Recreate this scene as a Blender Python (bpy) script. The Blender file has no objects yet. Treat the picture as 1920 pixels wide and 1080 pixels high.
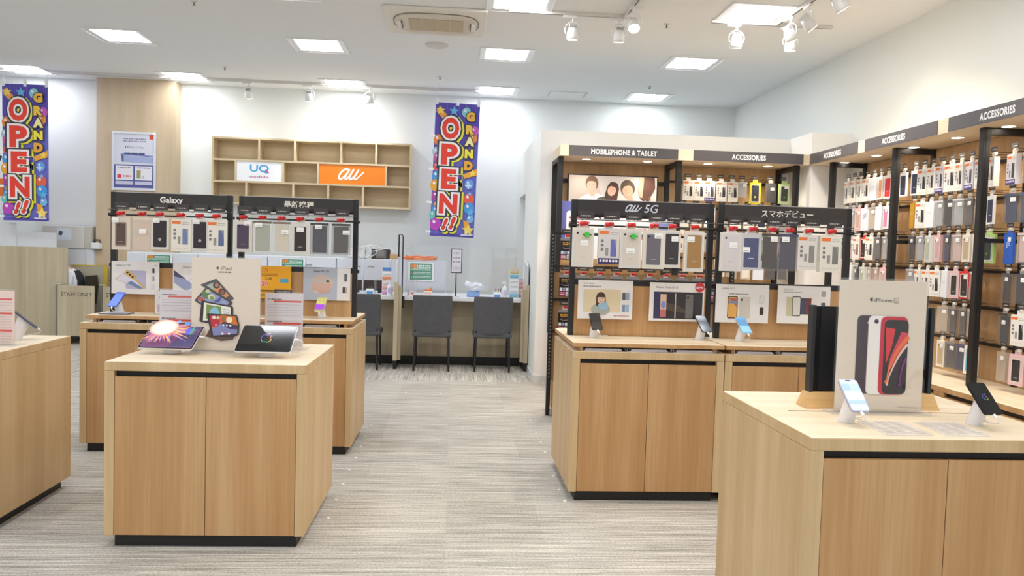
import bpy, bmesh, math, random
from mathutils import Vector, Matrix
random.seed(7)
SC = bpy.context.scene
COL = SC.collection
PI = math.pi

# ---------------------------------------------------------------- camera, world, exposure
FPX, CH = 1493.0, 1.45
_yc = Vector((-110, 74, FPX)).normalized()
_zc = Vector((1, -.03, 0)).cross(_yc).normalized()
if _zc.y < 0: _zc = -_zc
_xc = _yc.cross(_zc)
if _xc.x < 0: _xc = -_xc
WC = Matrix((_xc, _yc, _zc))            # rows: world axes in camera space (right, up, forward)
R3 = Matrix((WC.col[0], WC.col[1], -WC.col[2])).transposed()
cam_data = bpy.data.cameras.new('camera')
cam_data.sensor_width = 36.0
cam_data.lens = FPX / 1920 * 36
cam_data.clip_start = 0.05
cam = bpy.data.objects.new('camera', cam_data)
COL.objects.link(cam)
cam.matrix_world = Matrix.Translation((0, 0, CH)) @ R3.to_4x4()
SC.camera = cam

SC.view_settings.view_transform = 'Standard'
SC.view_settings.look = 'None'
SC.view_settings.gamma = 1
SC.view_settings.use_curve_mapping = False
SC.view_settings.exposure = 0.37
world = bpy.data.worlds.new('world')
SC.world = world
world.use_nodes = True
world.node_tree.nodes['Background'].inputs[0].default_value = (.93, .97, 1.0, 1)
world.node_tree.nodes['Background'].inputs[1].default_value = 0.75
PANEL_E = 16.0        # emission of the ceiling panels
SPOT_W = 44.0        # track spotlights, watts
DOWN_W = 6.5         # canopy downlights, watts


def ray(x, y):
    return WC @ Vector((x - 960, 540 - y, FPX))


def at(x, y, Y=None, Z=None, X=None):
    """the place in the room seen at a photo pixel, on a plane of known depth, height or side"""
    r = ray(x, y)
    if Y is not None: k = Y / r.y
    elif Z is not None: k = (Z - CH) / r.z
    else: k = X / r.x
    return Vector((r.x * k, r.y * k, CH + r.z * k))


# ---------------------------------------------------------------- materials
def lin(h):
    if isinstance(h, str):
        h = h.lstrip('#')
        if len(h) == 3: h = ''.join(q * 2 for q in h)
        c = [int(h[i:i + 2], 16) / 255 for i in (0, 2, 4)]
    else:
        c = [v / 255 for v in h]
    return tuple(v / 12.92 if v <= .04045 else ((v + .055) / 1.055) ** 2.4 for v in c)


_M = {}


def M(c, rough=.5, metal=0.0, emit=0.0, alpha=1.0, spec=.5):
    k = (c, rough, metal, emit, alpha)
    if k in _M: return _M[k]
    m = bpy.data.materials.new('paint_' + str(c).strip('#').replace(' ', ''))
    m.use_nodes = True
    nt = m.node_tree
    b = nt.nodes['Principled BSDF']
    col = lin(c) + (1,)
    b.inputs['Base Color'].default_value = col
    b.inputs['Roughness'].default_value = rough
    b.inputs['Metallic'].default_value = metal
    b.inputs['Specular IOR Level'].default_value = spec
    if emit:
        b.inputs['Emission Color'].default_value = col
        b.inputs['Emission Strength'].default_value = emit
    else:                                     # faint unevenness so nothing is a flat paint
        n = nt.nodes.new('ShaderNodeTexNoise'); n.inputs['Scale'].default_value = 35
        mr = nt.nodes.new('ShaderNodeMapRange')
        mr.inputs[3].default_value = max(rough - .05, .02); mr.inputs[4].default_value = min(rough + .05, 1)
        nt.links.new(n.outputs[0], mr.inputs[0]); nt.links.new(mr.outputs[0], b.inputs['Roughness'])
    if alpha < 1: b.inputs['Alpha'].default_value = alpha
    _M[k] = m
    return m


def wood(name, dark, mid, light, axis='z', rough=.45, s=9):
    m = bpy.data.materials.new(name); m.use_nodes = True
    nt = m.node_tree; N = nt.nodes.new; L = nt.links.new
    b = nt.nodes['Principled BSDF']; b.inputs['Roughness'].default_value = rough
    b.inputs['Specular IOR Level'].default_value = .35
    tc = N('ShaderNodeTexCoord'); oi = N('ShaderNodeObjectInfo')
    mu = N('ShaderNodeMath'); mu.operation = 'MULTIPLY'; mu.inputs[1].default_value = 37
    L(oi.outputs['Random'], mu.inputs[0])
    ad = N('ShaderNodeVectorMath'); ad.operation = 'ADD'
    L(tc.outputs['Object'], ad.inputs[0]); L(mu.outputs[0], ad.inputs[1])
    def stretched(sc, st):
        mp = N('ShaderNodeMapping')
        v = {'z': (sc, sc, st), 'x': (st, sc, sc), 'y': (sc, st, sc)}[axis]
        mp.inputs['Scale'].default_value = v
        L(ad.outputs[0], mp.inputs[0]); n = N('ShaderNodeTexNoise'); L(mp.outputs[0], n.inputs['Vector'])
        n.inputs['Scale'].default_value = 1; n.inputs['Detail'].default_value = 4
        return n
    n1 = stretched(s, .45); n2 = stretched(s * 12, 2.2)
    mx = N('ShaderNodeMix'); mx.data_type = 'FLOAT'; mx.inputs[0].default_value = .32
    L(n1.outputs[0], mx.inputs[2]); L(n2.outputs[0], mx.inputs[3])
    cr = N('ShaderNodeValToRGB'); e = cr.color_ramp.elements
    e[0].position = .34; e[0].color = lin(dark) + (1,)
    e[1].position = .66; e[1].color = lin(light) + (1,)
    x = e.new(.5); x.color = lin(mid) + (1,)
    L(mx.outputs[0], cr.inputs[0]); L(cr.outputs[0], b.inputs['Base Color'])
    return m


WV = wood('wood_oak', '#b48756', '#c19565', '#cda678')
WX = wood('wood_oak_lit_top', '#e0cbab', '#e8d6ba', '#f0e1c9', axis='x')  # same oak for tops, brightness of the light from above put into the colour
WS = wood('wood_oak_lit_side', '#c0a074', '#cdae82', '#d9bd94')  # same oak for sides, made paler: their cooler light is painted in
SV = wood('wood_ash', '#b6a88c', '#c4b69b', '#d2c6ad', s=12)
SX = wood('wood_ash_flat', '#b5a27e', '#c3af8c', '#d2c09f', axis='x', s=12)
CV = wood('wood_column', '#c9b394', '#d0bb9d', '#d7c3a7', s=5)
PV = wood('wood_pine', '#cfa36a', '#deb67e', '#e9c894', axis='x', s=14)
BK = M('#1b1a1b', .45); BK2 = M('#26262a', .35); WH = M('#f0f0f0', .55); WG = M('#f4f4f4', .25)
GREY = M('#8a8a8c', .5)
WALL = M('#eef1ef', .85)


def carpet(name, along):
    m = bpy.data.materials.new(name); m.use_nodes = True
    nt = m.node_tree; N = nt.nodes.new; L = nt.links.new
    b = nt.nodes['Principled BSDF']; b.inputs['Roughness'].default_value = .95
    b.inputs['Specular IOR Level'].default_value = .1
    tc = N('ShaderNodeTexCoord')
    def nz(sx, sy, det, sc=1):
        mp = N('ShaderNodeMapping')
        mp.inputs['Scale'].default_value = (sx, sy, 1) if along == 'x' else (sy, sx, 1)
        L(tc.outputs['Object'], mp.inputs[0]); n = N('ShaderNodeTexNoise'); L(mp.outputs[0], n.inputs['Vector'])
        n.inputs['Scale'].default_value = sc; n.inputs['Detail'].default_value = det
        return n
    a = nz(1.3, 62, 3); c = nz(5, 150, 2); d = nz(90, 90, 1)
    # half metre tiles, each a little lighter or darker
    mp = N('ShaderNodeMapping'); mp.inputs['Scale'].default_value = (2, 2, 2)
    L(tc.outputs['Object'], mp.inputs[0])
    fl = N('ShaderNodeVectorMath'); fl.operation = 'FLOOR'; L(mp.outputs[0], fl.inputs[0])
    wn = N('ShaderNodeTexWhiteNoise'); L(fl.outputs[0], wn.inputs[0])
    m1 = N('ShaderNodeMix'); m1.data_type = 'FLOAT'; m1.inputs[0].default_value = .4
    L(a.outputs[0], m1.inputs[2]); L(c.outputs[0], m1.inputs[3])
    m2 = N('ShaderNodeMix'); m2.data_type = 'FLOAT'; m2.inputs[0].default_value = .22
    L(m1.outputs[0], m2.inputs[2]); L(d.outputs[0], m2.inputs[3])
    m3 = N('ShaderNodeMix'); m3.data_type = 'FLOAT'; m3.inputs[0].default_value = .035
    L(m2.outputs[0], m3.inputs[2]); L(wn.outputs[0], m3.inputs[3])
    cr = N('ShaderNodeValToRGB'); e = cr.color_ramp.elements
    e[0].position = .39; e[0].color = lin('#8e8a84') + (1,)
    e[1].position = .62; e[1].color = lin('#ddd8d0') + (1,)
    x = e.new(.5); x.color = lin('#b7b2aa') + (1,)
    L(m3.outputs[0], cr.inputs[0]); L(cr.outputs[0], b.inputs['Base Color'])
    bp = N('ShaderNodeBump'); bp.inputs['Strength'].default_value = .25; bp.inputs['Distance'].default_value = .004
    L(m3.outputs[0], bp.inputs['Height']); L(bp.outputs[0], b.inputs['Normal'])
    return m


def clearmat(name, tint, a):
    """thin clear plastic: mostly lets light through, keeps a sheen"""
    m = bpy.data.materials.new(name); m.use_nodes = True
    nt = m.node_tree; N = nt.nodes.new; L = nt.links.new
    b = nt.nodes['Principled BSDF']
    b.inputs['Base Color'].default_value = lin(tint) + (1,); b.inputs['Roughness'].default_value = .12
    tr = N('ShaderNodeBsdfTransparent'); mx = N('ShaderNodeMixShader'); mx.inputs[0].default_value = a
    L(tr.outputs[0], mx.inputs[1]); L(b.outputs[0], mx.inputs[2])
    L(mx.outputs[0], nt.nodes['Material Output'].inputs[0])
    return m


def sheen(name, a):
    m = bpy.data.materials.new(name); m.use_nodes = True
    nt = m.node_tree; N = nt.nodes.new; L = nt.links.new
    nt.nodes.remove(nt.nodes['Principled BSDF'])
    tr = N('ShaderNodeBsdfTransparent'); gl = N('ShaderNodeBsdfGlossy'); gl.inputs['Roughness'].default_value = .04
    mx = N('ShaderNodeMixShader'); mx.inputs[0].default_value = a
    L(tr.outputs[0], mx.inputs[1]); L(gl.outputs[0], mx.inputs[2]); L(mx.outputs[0], nt.nodes['Material Output'].inputs[0])
    return m
CLEAR = clearmat('clear_plastic', '#f2f2f2', .22)
FROST = clearmat('frosted_acrylic', '#eef0f4', .72)
ACRY = sheen('clear_acrylic', .05)
SMOKE = clearmat('smoky_plastic', '#8a8786', .30)

# ---------------------------------------------------------------- mesh building
_T = {}


def text_mesh(s, off, shear, sp):
    k = (s, off, shear, sp)
    if k not in _T:
        c = bpy.data.curves.new('t', 'FONT'); c.body = s; c.size = 1; c.offset = off; c.shear = shear
        c.resolution_u = 3; c.space_character = sp
        o = bpy.data.objects.new('t', c); COL.objects.link(o)
        dg = bpy.context.evaluated_depsgraph_get()
        me = bpy.data.meshes.new_from_object(o.evaluated_get(dg))
        vs = [(v.co.x, v.co.y) for v in me.vertices]; fs = [tuple(p.vertices) for p in me.polygons]
        bpy.data.objects.remove(o); bpy.data.curves.remove(c); bpy.data.meshes.remove(me)
        _T[k] = (vs, fs)
    return _T[k]


class G:
    def __init__(s, o=(0, 0, 0)):
        s.v = []; s.f = []; s.mi = []; s.sm = []; s.mats = []; s.o = o; s.ly = 0.0

    def m(s, m):
        if isinstance(m, str): m = M(m)
        if m not in s.mats: s.mats.append(m)
        return s.mats.index(m)

    def add(s, vs, fs, m, smooth=False):
        b = len(s.v); s.v += [tuple(v) for v in vs]; i = s.m(m)
        for f in fs:
            s.f.append(tuple(b + j for j in f)); s.mi.append(i); s.sm.append(smooth)

    def box(s, x0, x1, y0, y1, z0, z1, m, bev=0, mt=None):
        if bev <= 0:
            vs = [(x, y, z) for z in (z0, z1) for y in (y0, y1) for x in (x0, x1)]
            s.add(vs, [(0, 2, 3, 1), (0, 1, 5, 4), (2, 6, 7, 3), (0, 4, 6, 2), (1, 3, 7, 5)], m)
            s.add(vs, [(4, 5, 7, 6)], mt or m)
        else:
            bm = bmesh.new()
            bmesh.ops.create_cube(bm, size=1)
            for v in bm.verts:
                v.co = Vector(((x0 + x1) / 2 + v.co.x * (x1 - x0), (y0 + y1) / 2 + v.co.y * (y1 - y0), (z0 + z1) / 2 + v.co.z * (z1 - z0)))
            bmesh.ops.bevel(bm, geom=list(bm.edges), offset=bev, segments=2, affect='EDGES', profile=.5)
            bm.normal_update(); bm.verts.index_update()
            vs = [v.co.copy() for v in bm.verts]
            up = [tuple(v.index for v in f.verts) for f in bm.faces if f.normal.z > .9]
            ot = [tuple(v.index for v in f.verts) for f in bm.faces if f.normal.z <= .9]
            s.add(vs, ot, m); s.add(vs, up, mt or m); bm.free()
        return s

    def cyl(s, p0, p1, r0, r1, m, n=16, caps=True):
        p0, p1 = Vector(p0), Vector(p1); d = (p1 - p0).normalized()
        a = d.orthogonal().normalized(); b = d.cross(a)
        vs = []
        for p, r in ((p0, r0), (p1, r1)):
            vs += [p + (a * math.cos(2 * PI * i / n) + b * math.sin(2 * PI * i / n)) * r for i in range(n)]
        s.add(vs, [(i, (i + 1) % n, n + (i + 1) % n, n + i) for i in range(n)], m, True)
        if caps: s.add(vs, [tuple(range(n))[::-1], tuple(range(n, 2 * n))], m)
        return s

    def tube(s, pts, r, m, n=8, closed=False):
        pts = [Vector(p) for p in pts]; k = len(pts); rings = []
        for i, p in enumerate(pts):
            if closed: d = pts[(i + 1) % k] - pts[i - 1]
            else: d = pts[min(i + 1, k - 1)] - pts[max(i - 1, 0)]
            d.normalize(); up = Vector((0, 0, 1)) if abs(d.z) < .9 else Vector((1, 0, 0))
            a = d.cross(up).normalized(); b = a.cross(d)
            rings.append([p + (a * math.cos(2 * PI * j / n) + b * math.sin(2 * PI * j / n)) * r for j in range(n)])
        vs = [v for q in rings for v in q]; fs = []
        for i in range(k if closed else k - 1):
            for j in range(n):
                q = (i + 1) % k
                fs.append((i * n + j, i * n + (j + 1) % n, q * n + (j + 1) % n, q * n + j))
        s.add(vs, fs, m, True)
        if not closed: s.add(vs, [tuple(range(n)), tuple(range((k - 1) * n, k * n))], m)
        return s

    def lathe(s, prof, m, c=(0, 0, 0), n=20):
        vs = [(c[0] + r * math.cos(2 * PI * i / n), c[1] + r * math.sin(2 * PI * i / n), c[2] + z) for r, z in prof for i in range(n)]
        s.add(vs, [(k * n + i, k * n + (i + 1) % n, (k + 1) * n + (i + 1) % n, (k + 1) * n + i) for k in range(len(prof) - 1) for i in range(n)], m, True)
        s.add(vs, [tuple(range(n))[::-1], tuple(range((len(prof) - 1) * n, len(prof) * n))], m)
        return s

    def prism(s, pts, y0, y1, m):                # outline in x,z pushed along y
        n = len(pts); vs = [(x, y0, z) for x, z in pts] + [(x, y1, z) for x, z in pts]
        s.add(vs, [tuple(range(n)), tuple(range(n, 2 * n))[::-1]] + [((i + 1) % n, i, n + i, n + (i + 1) % n) for i in range(n)], m)
        return s

    # printed artwork: flat shapes on the x,z plane that face -y, each a hair above the last
    def lift(s): s.ly += .00025
    def P(s, u, v): return (s.o[0] + u, s.o[1] - s.ly, s.o[2] + v)

    def poly(s, pts, m):
        s.lift(); s.add([s.P(u, v) for u, v in pts], [tuple(range(len(pts)))], m); return s

    def rect(s, u0, u1, v0, v1, m): return s.poly([(u0, v0), (u1, v0), (u1, v1), (u0, v1)], m)

    def ell(s, u, v, a, b, m, rot=0, n=20):
        c, d = math.cos(rot), math.sin(rot)
        return s.poly([(u + a * math.cos(t) * c - b * math.sin(t) * d, v + a * math.cos(t) * d + b * math.sin(t) * c) for t in [2 * PI * i / n for i in range(n)]], m)

    def rrect(s, u0, u1, v0, v1, r, m, rot=0, sk=0):
        pts = []
        for cx, cy, a in ((u1 - r, v1 - r, 0), (u0 + r, v1 - r, 90), (u0 + r, v0 + r, 180), (u1 - r, v0 + r, 270)):
            pts += [(cx + r * math.cos(math.radians(a + t)), cy + r * math.sin(math.radians(a + t))) for t in (0, 30, 60, 90)]
        cu, cv = (u0 + u1) / 2, (v0 + v1) / 2; c, d = math.cos(rot), math.sin(rot)
        return s.poly([(cu + (x - cu) * c - (y - cv) * d + sk * (y - cv), cv + (x - cu) * d + (y - cv) * c) for x, y in pts], m)

    def text(s, t, u, v, h, m, al='c', bold=0.0, shear=0.0, sx=1.0, sp=1.0, rot=0, w=None):
        vs, fs = text_mesh(t, bold, shear, sp); k = h / .72
        x0 = min(a for a, b in vs); x1 = max(a for a, b in vs)
        if w: sx = w / (k * (x1 - x0))
        ox = {'c': (x0 + x1) / 2, 'l': x0, 'r': x1}[al]
        s.lift(); c, d = math.cos(rot), math.sin(rot); P = []
        for a, b in vs:
            x, y = (a - ox) * k * sx, (b - .36) * k
            P.append(s.P(u + x * c - y * d, v + x * d + y * c))
        s.add(P, fs, m); return s

    def lines(s, u0, u1, v, h, m, n=1, gap=None, seed=1):
        """rows of print too small to read"""
        r = random.Random(seed); s.lift(); gap = gap or h * 2
        for i in range(n):
            x = u0; y = v - i * gap
            while x < u1:
                w = min(h * r.uniform(.6, 2.4), u1 - x)
                s.add([s.P(x, y), s.P(x + w, y), s.P(x + w, y + h), s.P(x, y + h)], [(0, 1, 2, 3)], m)
                x += w + h * r.uniform(.3, .7)
        return s

    def stroke(s, pts, w, m, w2=None):
        """a brush line through points, round ended"""
        s.lift(); P = [Vector(p) for p in pts]; Q = []
        for i in range(len(P) - 1):
            a, b, c, d = P[max(i - 1, 0)], P[i], P[i + 1], P[min(i + 2, len(P) - 1)]
            for t in [k / 6 for k in range(6)]:
                Q.append(.5 * ((2 * b) + (c - a) * t + (2 * a - 5 * b + 4 * c - d) * t * t + (3 * b - a - 3 * c + d) * t ** 3))
        Q.append(P[-1]); n = len(Q); L = []; Rr = []
        for i, q in enumerate(Q):
            d = (Q[min(i + 1, n - 1)] - Q[max(i - 1, 0)]).normalized()
            ww = (w + ((w2 if w2 is not None else w) - w) * i / (n - 1)) / 2
            k = Vector((-d.y, d.x)) * ww; L.append(s.P(*(q + k))); Rr.append(s.P(*(q - k)))
        s.add(L + Rr, [(i, i + 1, n + i + 1, n + i) for i in range(n - 1)], m)
        for q in (Q[0], Q[-1]): s.ell(q.x, q.y, w / 2, w / 2, m, n=10)
        return s

    def apple(s, u, v, h, m, bg=None):
        """the bitten apple mark"""
        pts = [(0, .36), (.12, .42), (.27, .43), (.40, .34), (.31, .24), (.27, .1), (.31, -.05), (.43, -.15), (.34, -.34), (.2, -.5), (.08, -.47), (0, -.45), (-.08, -.47), (-.2, -.5), (-.34, -.34), (-.44, -.08), (-.44, .14), (-.36, .33), (-.2, .43), (-.1, .4)]
        s.poly([(u + a * h * .85, v + b * h * .85 - h * .08) for a, b in pts], m)
        s.poly([(u + a * h, v + b * h) for a, b in [(0, .33), (.02, .46), (.16, .56), (.15, .42)]], m)
        return s

    def build(s, name, par=None, loc=(0, 0, 0), rot=(0, 0, 0)):
        me = bpy.data.meshes.new(name); me.from_pydata(s.v, [], s.f)
        for m in s.mats: me.materials.append(m)
        me.polygons.foreach_set('material_index', s.mi); me.polygons.foreach_set('use_smooth', s.sm)
        me.update()
        ob = bpy.data.objects.new(name, me); COL.objects.link(ob)
        ob.location = loc; ob.rotation_euler = rot
        if par: ob.parent = par
        return ob


LABELS = {}


def tag(o, label, cat, group=None, kind=None):
    o['label'] = label; o['category'] = cat
    if group: o['group'] = group
    if kind: o['kind'] = kind
    n = len(label.split())
    if n < 4 or n > 16: print('LABEL LENGTH', n, label)
    LABELS.setdefault(label, []).append(o.name)
    return o


def thing(name, label, cat, loc=(0, 0, 0), rot=(0, 0, 0), group=None):
    o = bpy.data.objects.new(name, None); COL.objects.link(o)
    o.location = loc; o.rotation_euler = rot
    return tag(o, label, cat, group)


def struct(name, g, par=None):
    o = g.build(name, par)
    if not par: o['kind'] = 'structure'
    return o


def copy_tree(o, par=None):
    c = o.copy(); COL.objects.link(c)
    if par: c.parent = par
    for ch in list(o.children): copy_tree(ch, c)
    return c


def box1(name, x0, x1, y0, y1, z0, z1, m, par=None, bev=0, mt=None):
    return G().box(x0, x1, y0, y1, z0, z1, m, bev, mt).build(name, par)


ORD = ['first', 'second', 'third', 'fourth', 'fifth', 'sixth', 'seventh', 'eighth', 'ninth', 'tenth']
RW = -PI / 2       # turns a thing that faces -y so that it faces -x (the right wall)
#SECTION room
# ---------------------------------------------------------------- the room
CZ, WY, WXR = 3.69, 11.87, 4.19
g = G(); g.add([(-9, -3, 0), (6, -3, 0), (6, 8.68, 0), (-9, 8.68, 0)], [(0, 1, 2, 3)], carpet('carpet_cross_striped', 'x'))
g.add([(-9, 8.68, 0), (6, 8.68, 0), (6, 13, 0), (-9, 13, 0)], [(0, 1, 2, 3)], carpet('carpet_lengthwise_striped', 'y'))
struct('floor', g)
struct('ceiling', G().box(-9, 6, -3, 13, CZ, CZ + .1, M('#eff1f2', .9)))
struct('wall_far', G().box(-9, 6, WY, WY + .15, 0, CZ, WALL))
struct('wall_right', G().box(WXR, WXR + .15, -3, WY, 0, CZ, WALL))
struct('wall_left', G().box(-8.15, -8, -3, WY, 0, CZ, WALL))
# low white enclosure that carries the product racks: its top stands below the ceiling
EX, EY, EZ = .93, 8.77, 2.785
struct('wall_enclosure_front', G().box(EX, WXR, EY, EY + .12, 0, EZ, M('#f5f4f2', .8)))
g = G()
g.box(EX, EX + .12, EY + .12, 10.5, 0, EZ, WALL)
g.box(EX, EX + .12, 11.4, WY, 0, EZ, WALL)
g.box(EX, EX + .12, 10.5, 11.4, 2.2, EZ, WALL)
struct('wall_enclosure_side', g)
struct('wall_corner', G().box(3.74, WXR, 8.2, EY, 0, EZ, M('#f5f4f2', .8)))
struct('door_1', G().box(EX + .16, EX + .2, 10.5, 11.4, 0, 2.2, M('#d9dadc', .5)))
struct('baseboard_enclosure', G().box(EX - .012, EX, EY, 10.5, 0, .07, M('#dddddb', .5)).box(EX - .012, 1.1, EY - .012, EY, 0, .07, M('#dddddb', .5)))
g = G(); g.box(-5.03, -3.95, 11.65, WY, 0, CZ, CV)
struct('wall_column', g)
# ceiling edge trim and hatch
struct('trim_1', G().box(1.29, 1.83, 11.17, 11.2, CZ - .004, CZ, M('#cfcfcd')).box(1.8, 1.83, 11.2, 11.56, CZ - .004, CZ, M('#cfcfcd')).box(1.29, 1.31, 11.2, 11.56, CZ - .004, CZ, M('#d5d5d3')))

# ---------------------------------------------------------------- ceiling lights
cols = [-5.83, -3.73, -1.57, .55, 2.71]
rows = [11.34, 9.24, 7.26, 5.2, 3.1, 1.0, -1.1]
RN = ['row nearest the far wall', 'second row from the far wall', 'third row from the far wall', 'fourth row from the far wall']
CN = ['leftmost', 'second from left', 'middle', 'fourth from left', 'rightmost']
proto = None
LENS = M('#f5f9fd', .5, emit=PANEL_E)
for ri, y in enumerate(rows):
    for ci, x in enumerate(cols):
        if ri in (0, 1, 2): lab = f'square white ceiling light panel, {CN[ci]}, {RN[ri]}'; grp = 'square ceiling light panels'
        else: lab = 'square white ceiling light panel overhead, outside the picture'; grp = 'ceiling light panels out of view'
        if proto is None:
            o = thing('ceiling_light', lab, 'ceiling light', (x, y, CZ), group=grp); proto = o
            g = G()
            a, b = .31, .235
            for sx, sy in ((1, 0), (-1, 0), (0, 1), (0, -1)):
                if sx: q = [(sx * a, -a, -.012), (sx * a, a, -.012), (sx * b, b, -.002), (sx * b, -b, -.002)]
                else: q = [(-a, sy * a, -.012), (a, sy * a, -.012), (b, sy * b, -.002), (-b, sy * b, -.002)]
                g.add(q, [(0, 1, 2, 3)], M('#e6e6e8', .4))
            g.box(-a, a, -a, -a + .012, -.012, 0, WH); g.box(-a, a, a - .012, a, -.012, 0, WH)
            g.box(-a, -a + .012, -a, a, -.012, 0, WH); g.box(a - .012, a, -a, a, -.012, 0, WH)
            g.build('frame', o)
            g = G(); g.add([(-b, -b, -.004), (b, -b, -.004), (b, b, -.004), (-b, b, -.004)], [(3, 2, 1, 0)], LENS); g.build('diffuser', o)
        else:
            o = copy_tree(proto); o.location = (x, y, CZ); tag(o, lab, 'ceiling light', grp)

# ---------------------------------------------------------------- air conditioner and small ceiling fittings
t = thing('air_conditioner', 'beige white ceiling air conditioner cassette with oval grille', 'air conditioner', (-.225, 8.0, CZ))
w, d = .49, .45
g = G(); g.box(-w, w, -d, d, -.03, 0, M('#e9e5dc', .45), .01); g.build('casing', t)
g = G(); n = 40
ring = [((math.copysign(abs(math.cos(a)) ** .55, math.cos(a))) * .41, (math.copysign(abs(math.sin(a)) ** .75, math.sin(a))) * .33) for a in [2 * PI * i / n for i in range(n)]]
g.add([(x, y, -.031) for x, y in ring] + [(x * .98, y * .97, -.05) for x, y in ring], [((i + 1) % n, i, n + i, n + (i + 1) % n) for i in range(n)] + [tuple(range(2 * n - 1, n - 1, -1))], M('#d9d1c3', .4))
g.tube([(x * 1.01, y * 1.01, -.032) for x, y in ring], .006, M('#8d8474', .5), 6, True)
g.build('front_panel', t)
for k in range(4): box1('grille', -.265 + k * .135, -.14 + k * .135, -.2, .2, -.054, -.051, M('#c3b498', .7), t)
for sx in (-1, 1):
    g = G(); g.box(sx * .36 - .02, sx * .36 + .02, -.12, .12, -.062, -.05, M('#efece6', .4), .004); g.box(sx * .335 - .004, sx * .335 + .004, -.11, .11, -.064, -.05, M('#55514a')); g.build('louver', t)
tag(G().lathe([(.13, 0), (.13, -.01), (.11, -.02), (0.001, -.022)], M('#d8d6d2', .5)).build('speaker', None, (-.241, 8.95, CZ)), 'round flush ceiling speaker behind the air conditioner', 'speaker')
t0 = None
for (x, y), lab in zip([(-2.485, 7.79), (-2.987, 10.6), (2.008, 7.72), (-.233, 10.59), (2.555, 10.59)],
                  ['sprinkler head at the top edge, left half of the ceiling', 'small sprinkler head above the wood column and cube shelf', 'warm lit sprinkler head between the two right light tracks', 'small sprinkler head left of the middle back light panel', 'small sprinkler head above the right back light panel']):
    if t0 is None:
        t0 = o = thing('sprinkler_head', lab, 'sprinkler', (x, y, CZ), group='ceiling sprinkler heads')
        G().lathe([(.032, 0), (.03, -.006), (.012, -.01)], M('#dcd8d0', .3, .3)).build('plate', o)
        G().lathe([(.008, -.008), (.006, -.03), (.014, -.034), (.014, -.037)], M('#8c8880', .3, .8)).build('nozzle', o)
    else:
        o = copy_tree(t0); o.location = (x, y, CZ); tag(o, lab, 'sprinkler', 'ceiling sprinkler heads')

# ---------------------------------------------------------------- light tracks and spotlights
def track(x0, x1, y0, y1, lab):
    o = thing('lighting_track', lab, 'lighting track', (0, 0, 0), group='white lighting tracks')
    box1('rail', x0, x1, y0, y1, CZ - .032, CZ, M('#e2ded8', .4), o)
    if x1 - x0 > y1 - y0: box1('slot', x0, x1, (y0 + y1) / 2 - .006, (y0 + y1) / 2 + .006, CZ - .0335, CZ - .03, M('#8e8a84'), o)
    else: box1('slot', (x0 + x1) / 2 - .006, (x0 + x1) / 2 + .006, y0, y1, CZ - .0335, CZ - .03, M('#5b5650'), o)
track(-7.4, .42, 11.32, 11.357, 'long white lighting track along the far wall')
track(.46, 1.57, 7.48, 7.517, 'short white lighting track across, beside the air conditioner')
track(1.535, 1.57, 2.0, 7.475, 'white lighting track running toward the viewer at centre right')
track(2.38, 3.56, 7.48, 7.517, 'short white lighting track below the right front light panel')
track(3.0, 3.037, 2.0, 7.475, 'white lighting track running toward the viewer at far right')


def spotlight(x, y, lab, yaw, tilt, warm, power, lit=False, first=[None]):
    grp = 'white track spotlights'
    loc = (x, y, CZ - .032)
    if first[0] is None:
        o = thing('track_spotlight', lab, 'spotlight', loc, group=grp); first[0] = o
        g = G(); g.box(-.08, .03, -.014, .014, -.022, 0, M('#ece9e4', .35), .003); g.cyl((0, 0, -.022), (0, 0, -.05), .008, .008, WG); g.build('adaptor', o)
        yk = G().tube([(.062 * math.sin(a), 0, -.112 + .062 * math.cos(a)) for a in [math.radians(k) for k in range(-120, 121, 15)]], .0045, WG, 6).build('yoke', o)
        g = G()
        g.lathe([(.03, .045), (.034, .045), (.044, .01), (.046, -.02), (.046, -.045), (.040, -.046)], M('#f2f1ee', .3)); bd = g.build('lamp_housing', o, (0, 0, -.14))
        f = G()
        for k in range(7): f.box(-.03 + k * .0095, -.027 + k * .0095, -.026, .026, .045, .072, M('#e4e3e0', .35))
        f.build('heat_sink', bd)
        G().lathe([(.039, -.047), (.001, -.0475)], M('#fff3df', .5, emit=18)).build('lens', bd)
    else:
        o = copy_tree(first[0]); o.location = loc; tag(o, lab, 'spotlight', grp)
    o.rotation_euler = (0, 0, yaw); o.scale = (1.2, 1.2, 1.2)
    for c in o.children:
        if c.name.startswith('lamp_housing'): c.rotation_euler = (tilt, 0, 0)
    if power:
        L = bpy.data.lights.new('spot_lamp', 'SPOT'); L.energy = power; L.color = warm; L.spot_size = math.radians(75); L.spot_blend = .8; L.shadow_soft_size = .04
        lo = bpy.data.objects.new('spot_lamp', L); COL.objects.link(lo); lo.parent = o
        lo.location = (0, .06 * math.sin(tilt), -.14 - .06 * math.cos(tilt)); lo.rotation_euler = (tilt, 0, 0)
    return o
COOL, WARM = (.93, .97, 1.0), (1.0, .80, .56)
spotlight(-2.87, 11.34, 'leftmost track spotlight above the wall cube shelf', 0, .32, COOL, 15.0)
spotlight(-2.05, 11.34, 'middle track spotlight above the wall cube shelf', 0, .32, COOL, 15.0)
spotlight(-1.22, 11.34, 'rightmost track spotlight above the wall cube shelf', 0, .32, COOL, 15.0)
spotlight(1.06, 7.5, 'track spotlight pointing down right of the air conditioner', 0, .15, WARM, SPOT_W)
spotlight(1.55, 7.12, 'track spotlight facing the viewer with its lens glowing', PI, .75, WARM, SPOT_W)
spotlight(1.5, 7.5, 'pale track spotlight just behind the glowing one', 0, .2, WARM, SPOT_W)
spotlight(2.63, 7.5, 'track spotlight hanging below the right front light panel', 0, .25, WARM, SPOT_W)
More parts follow.
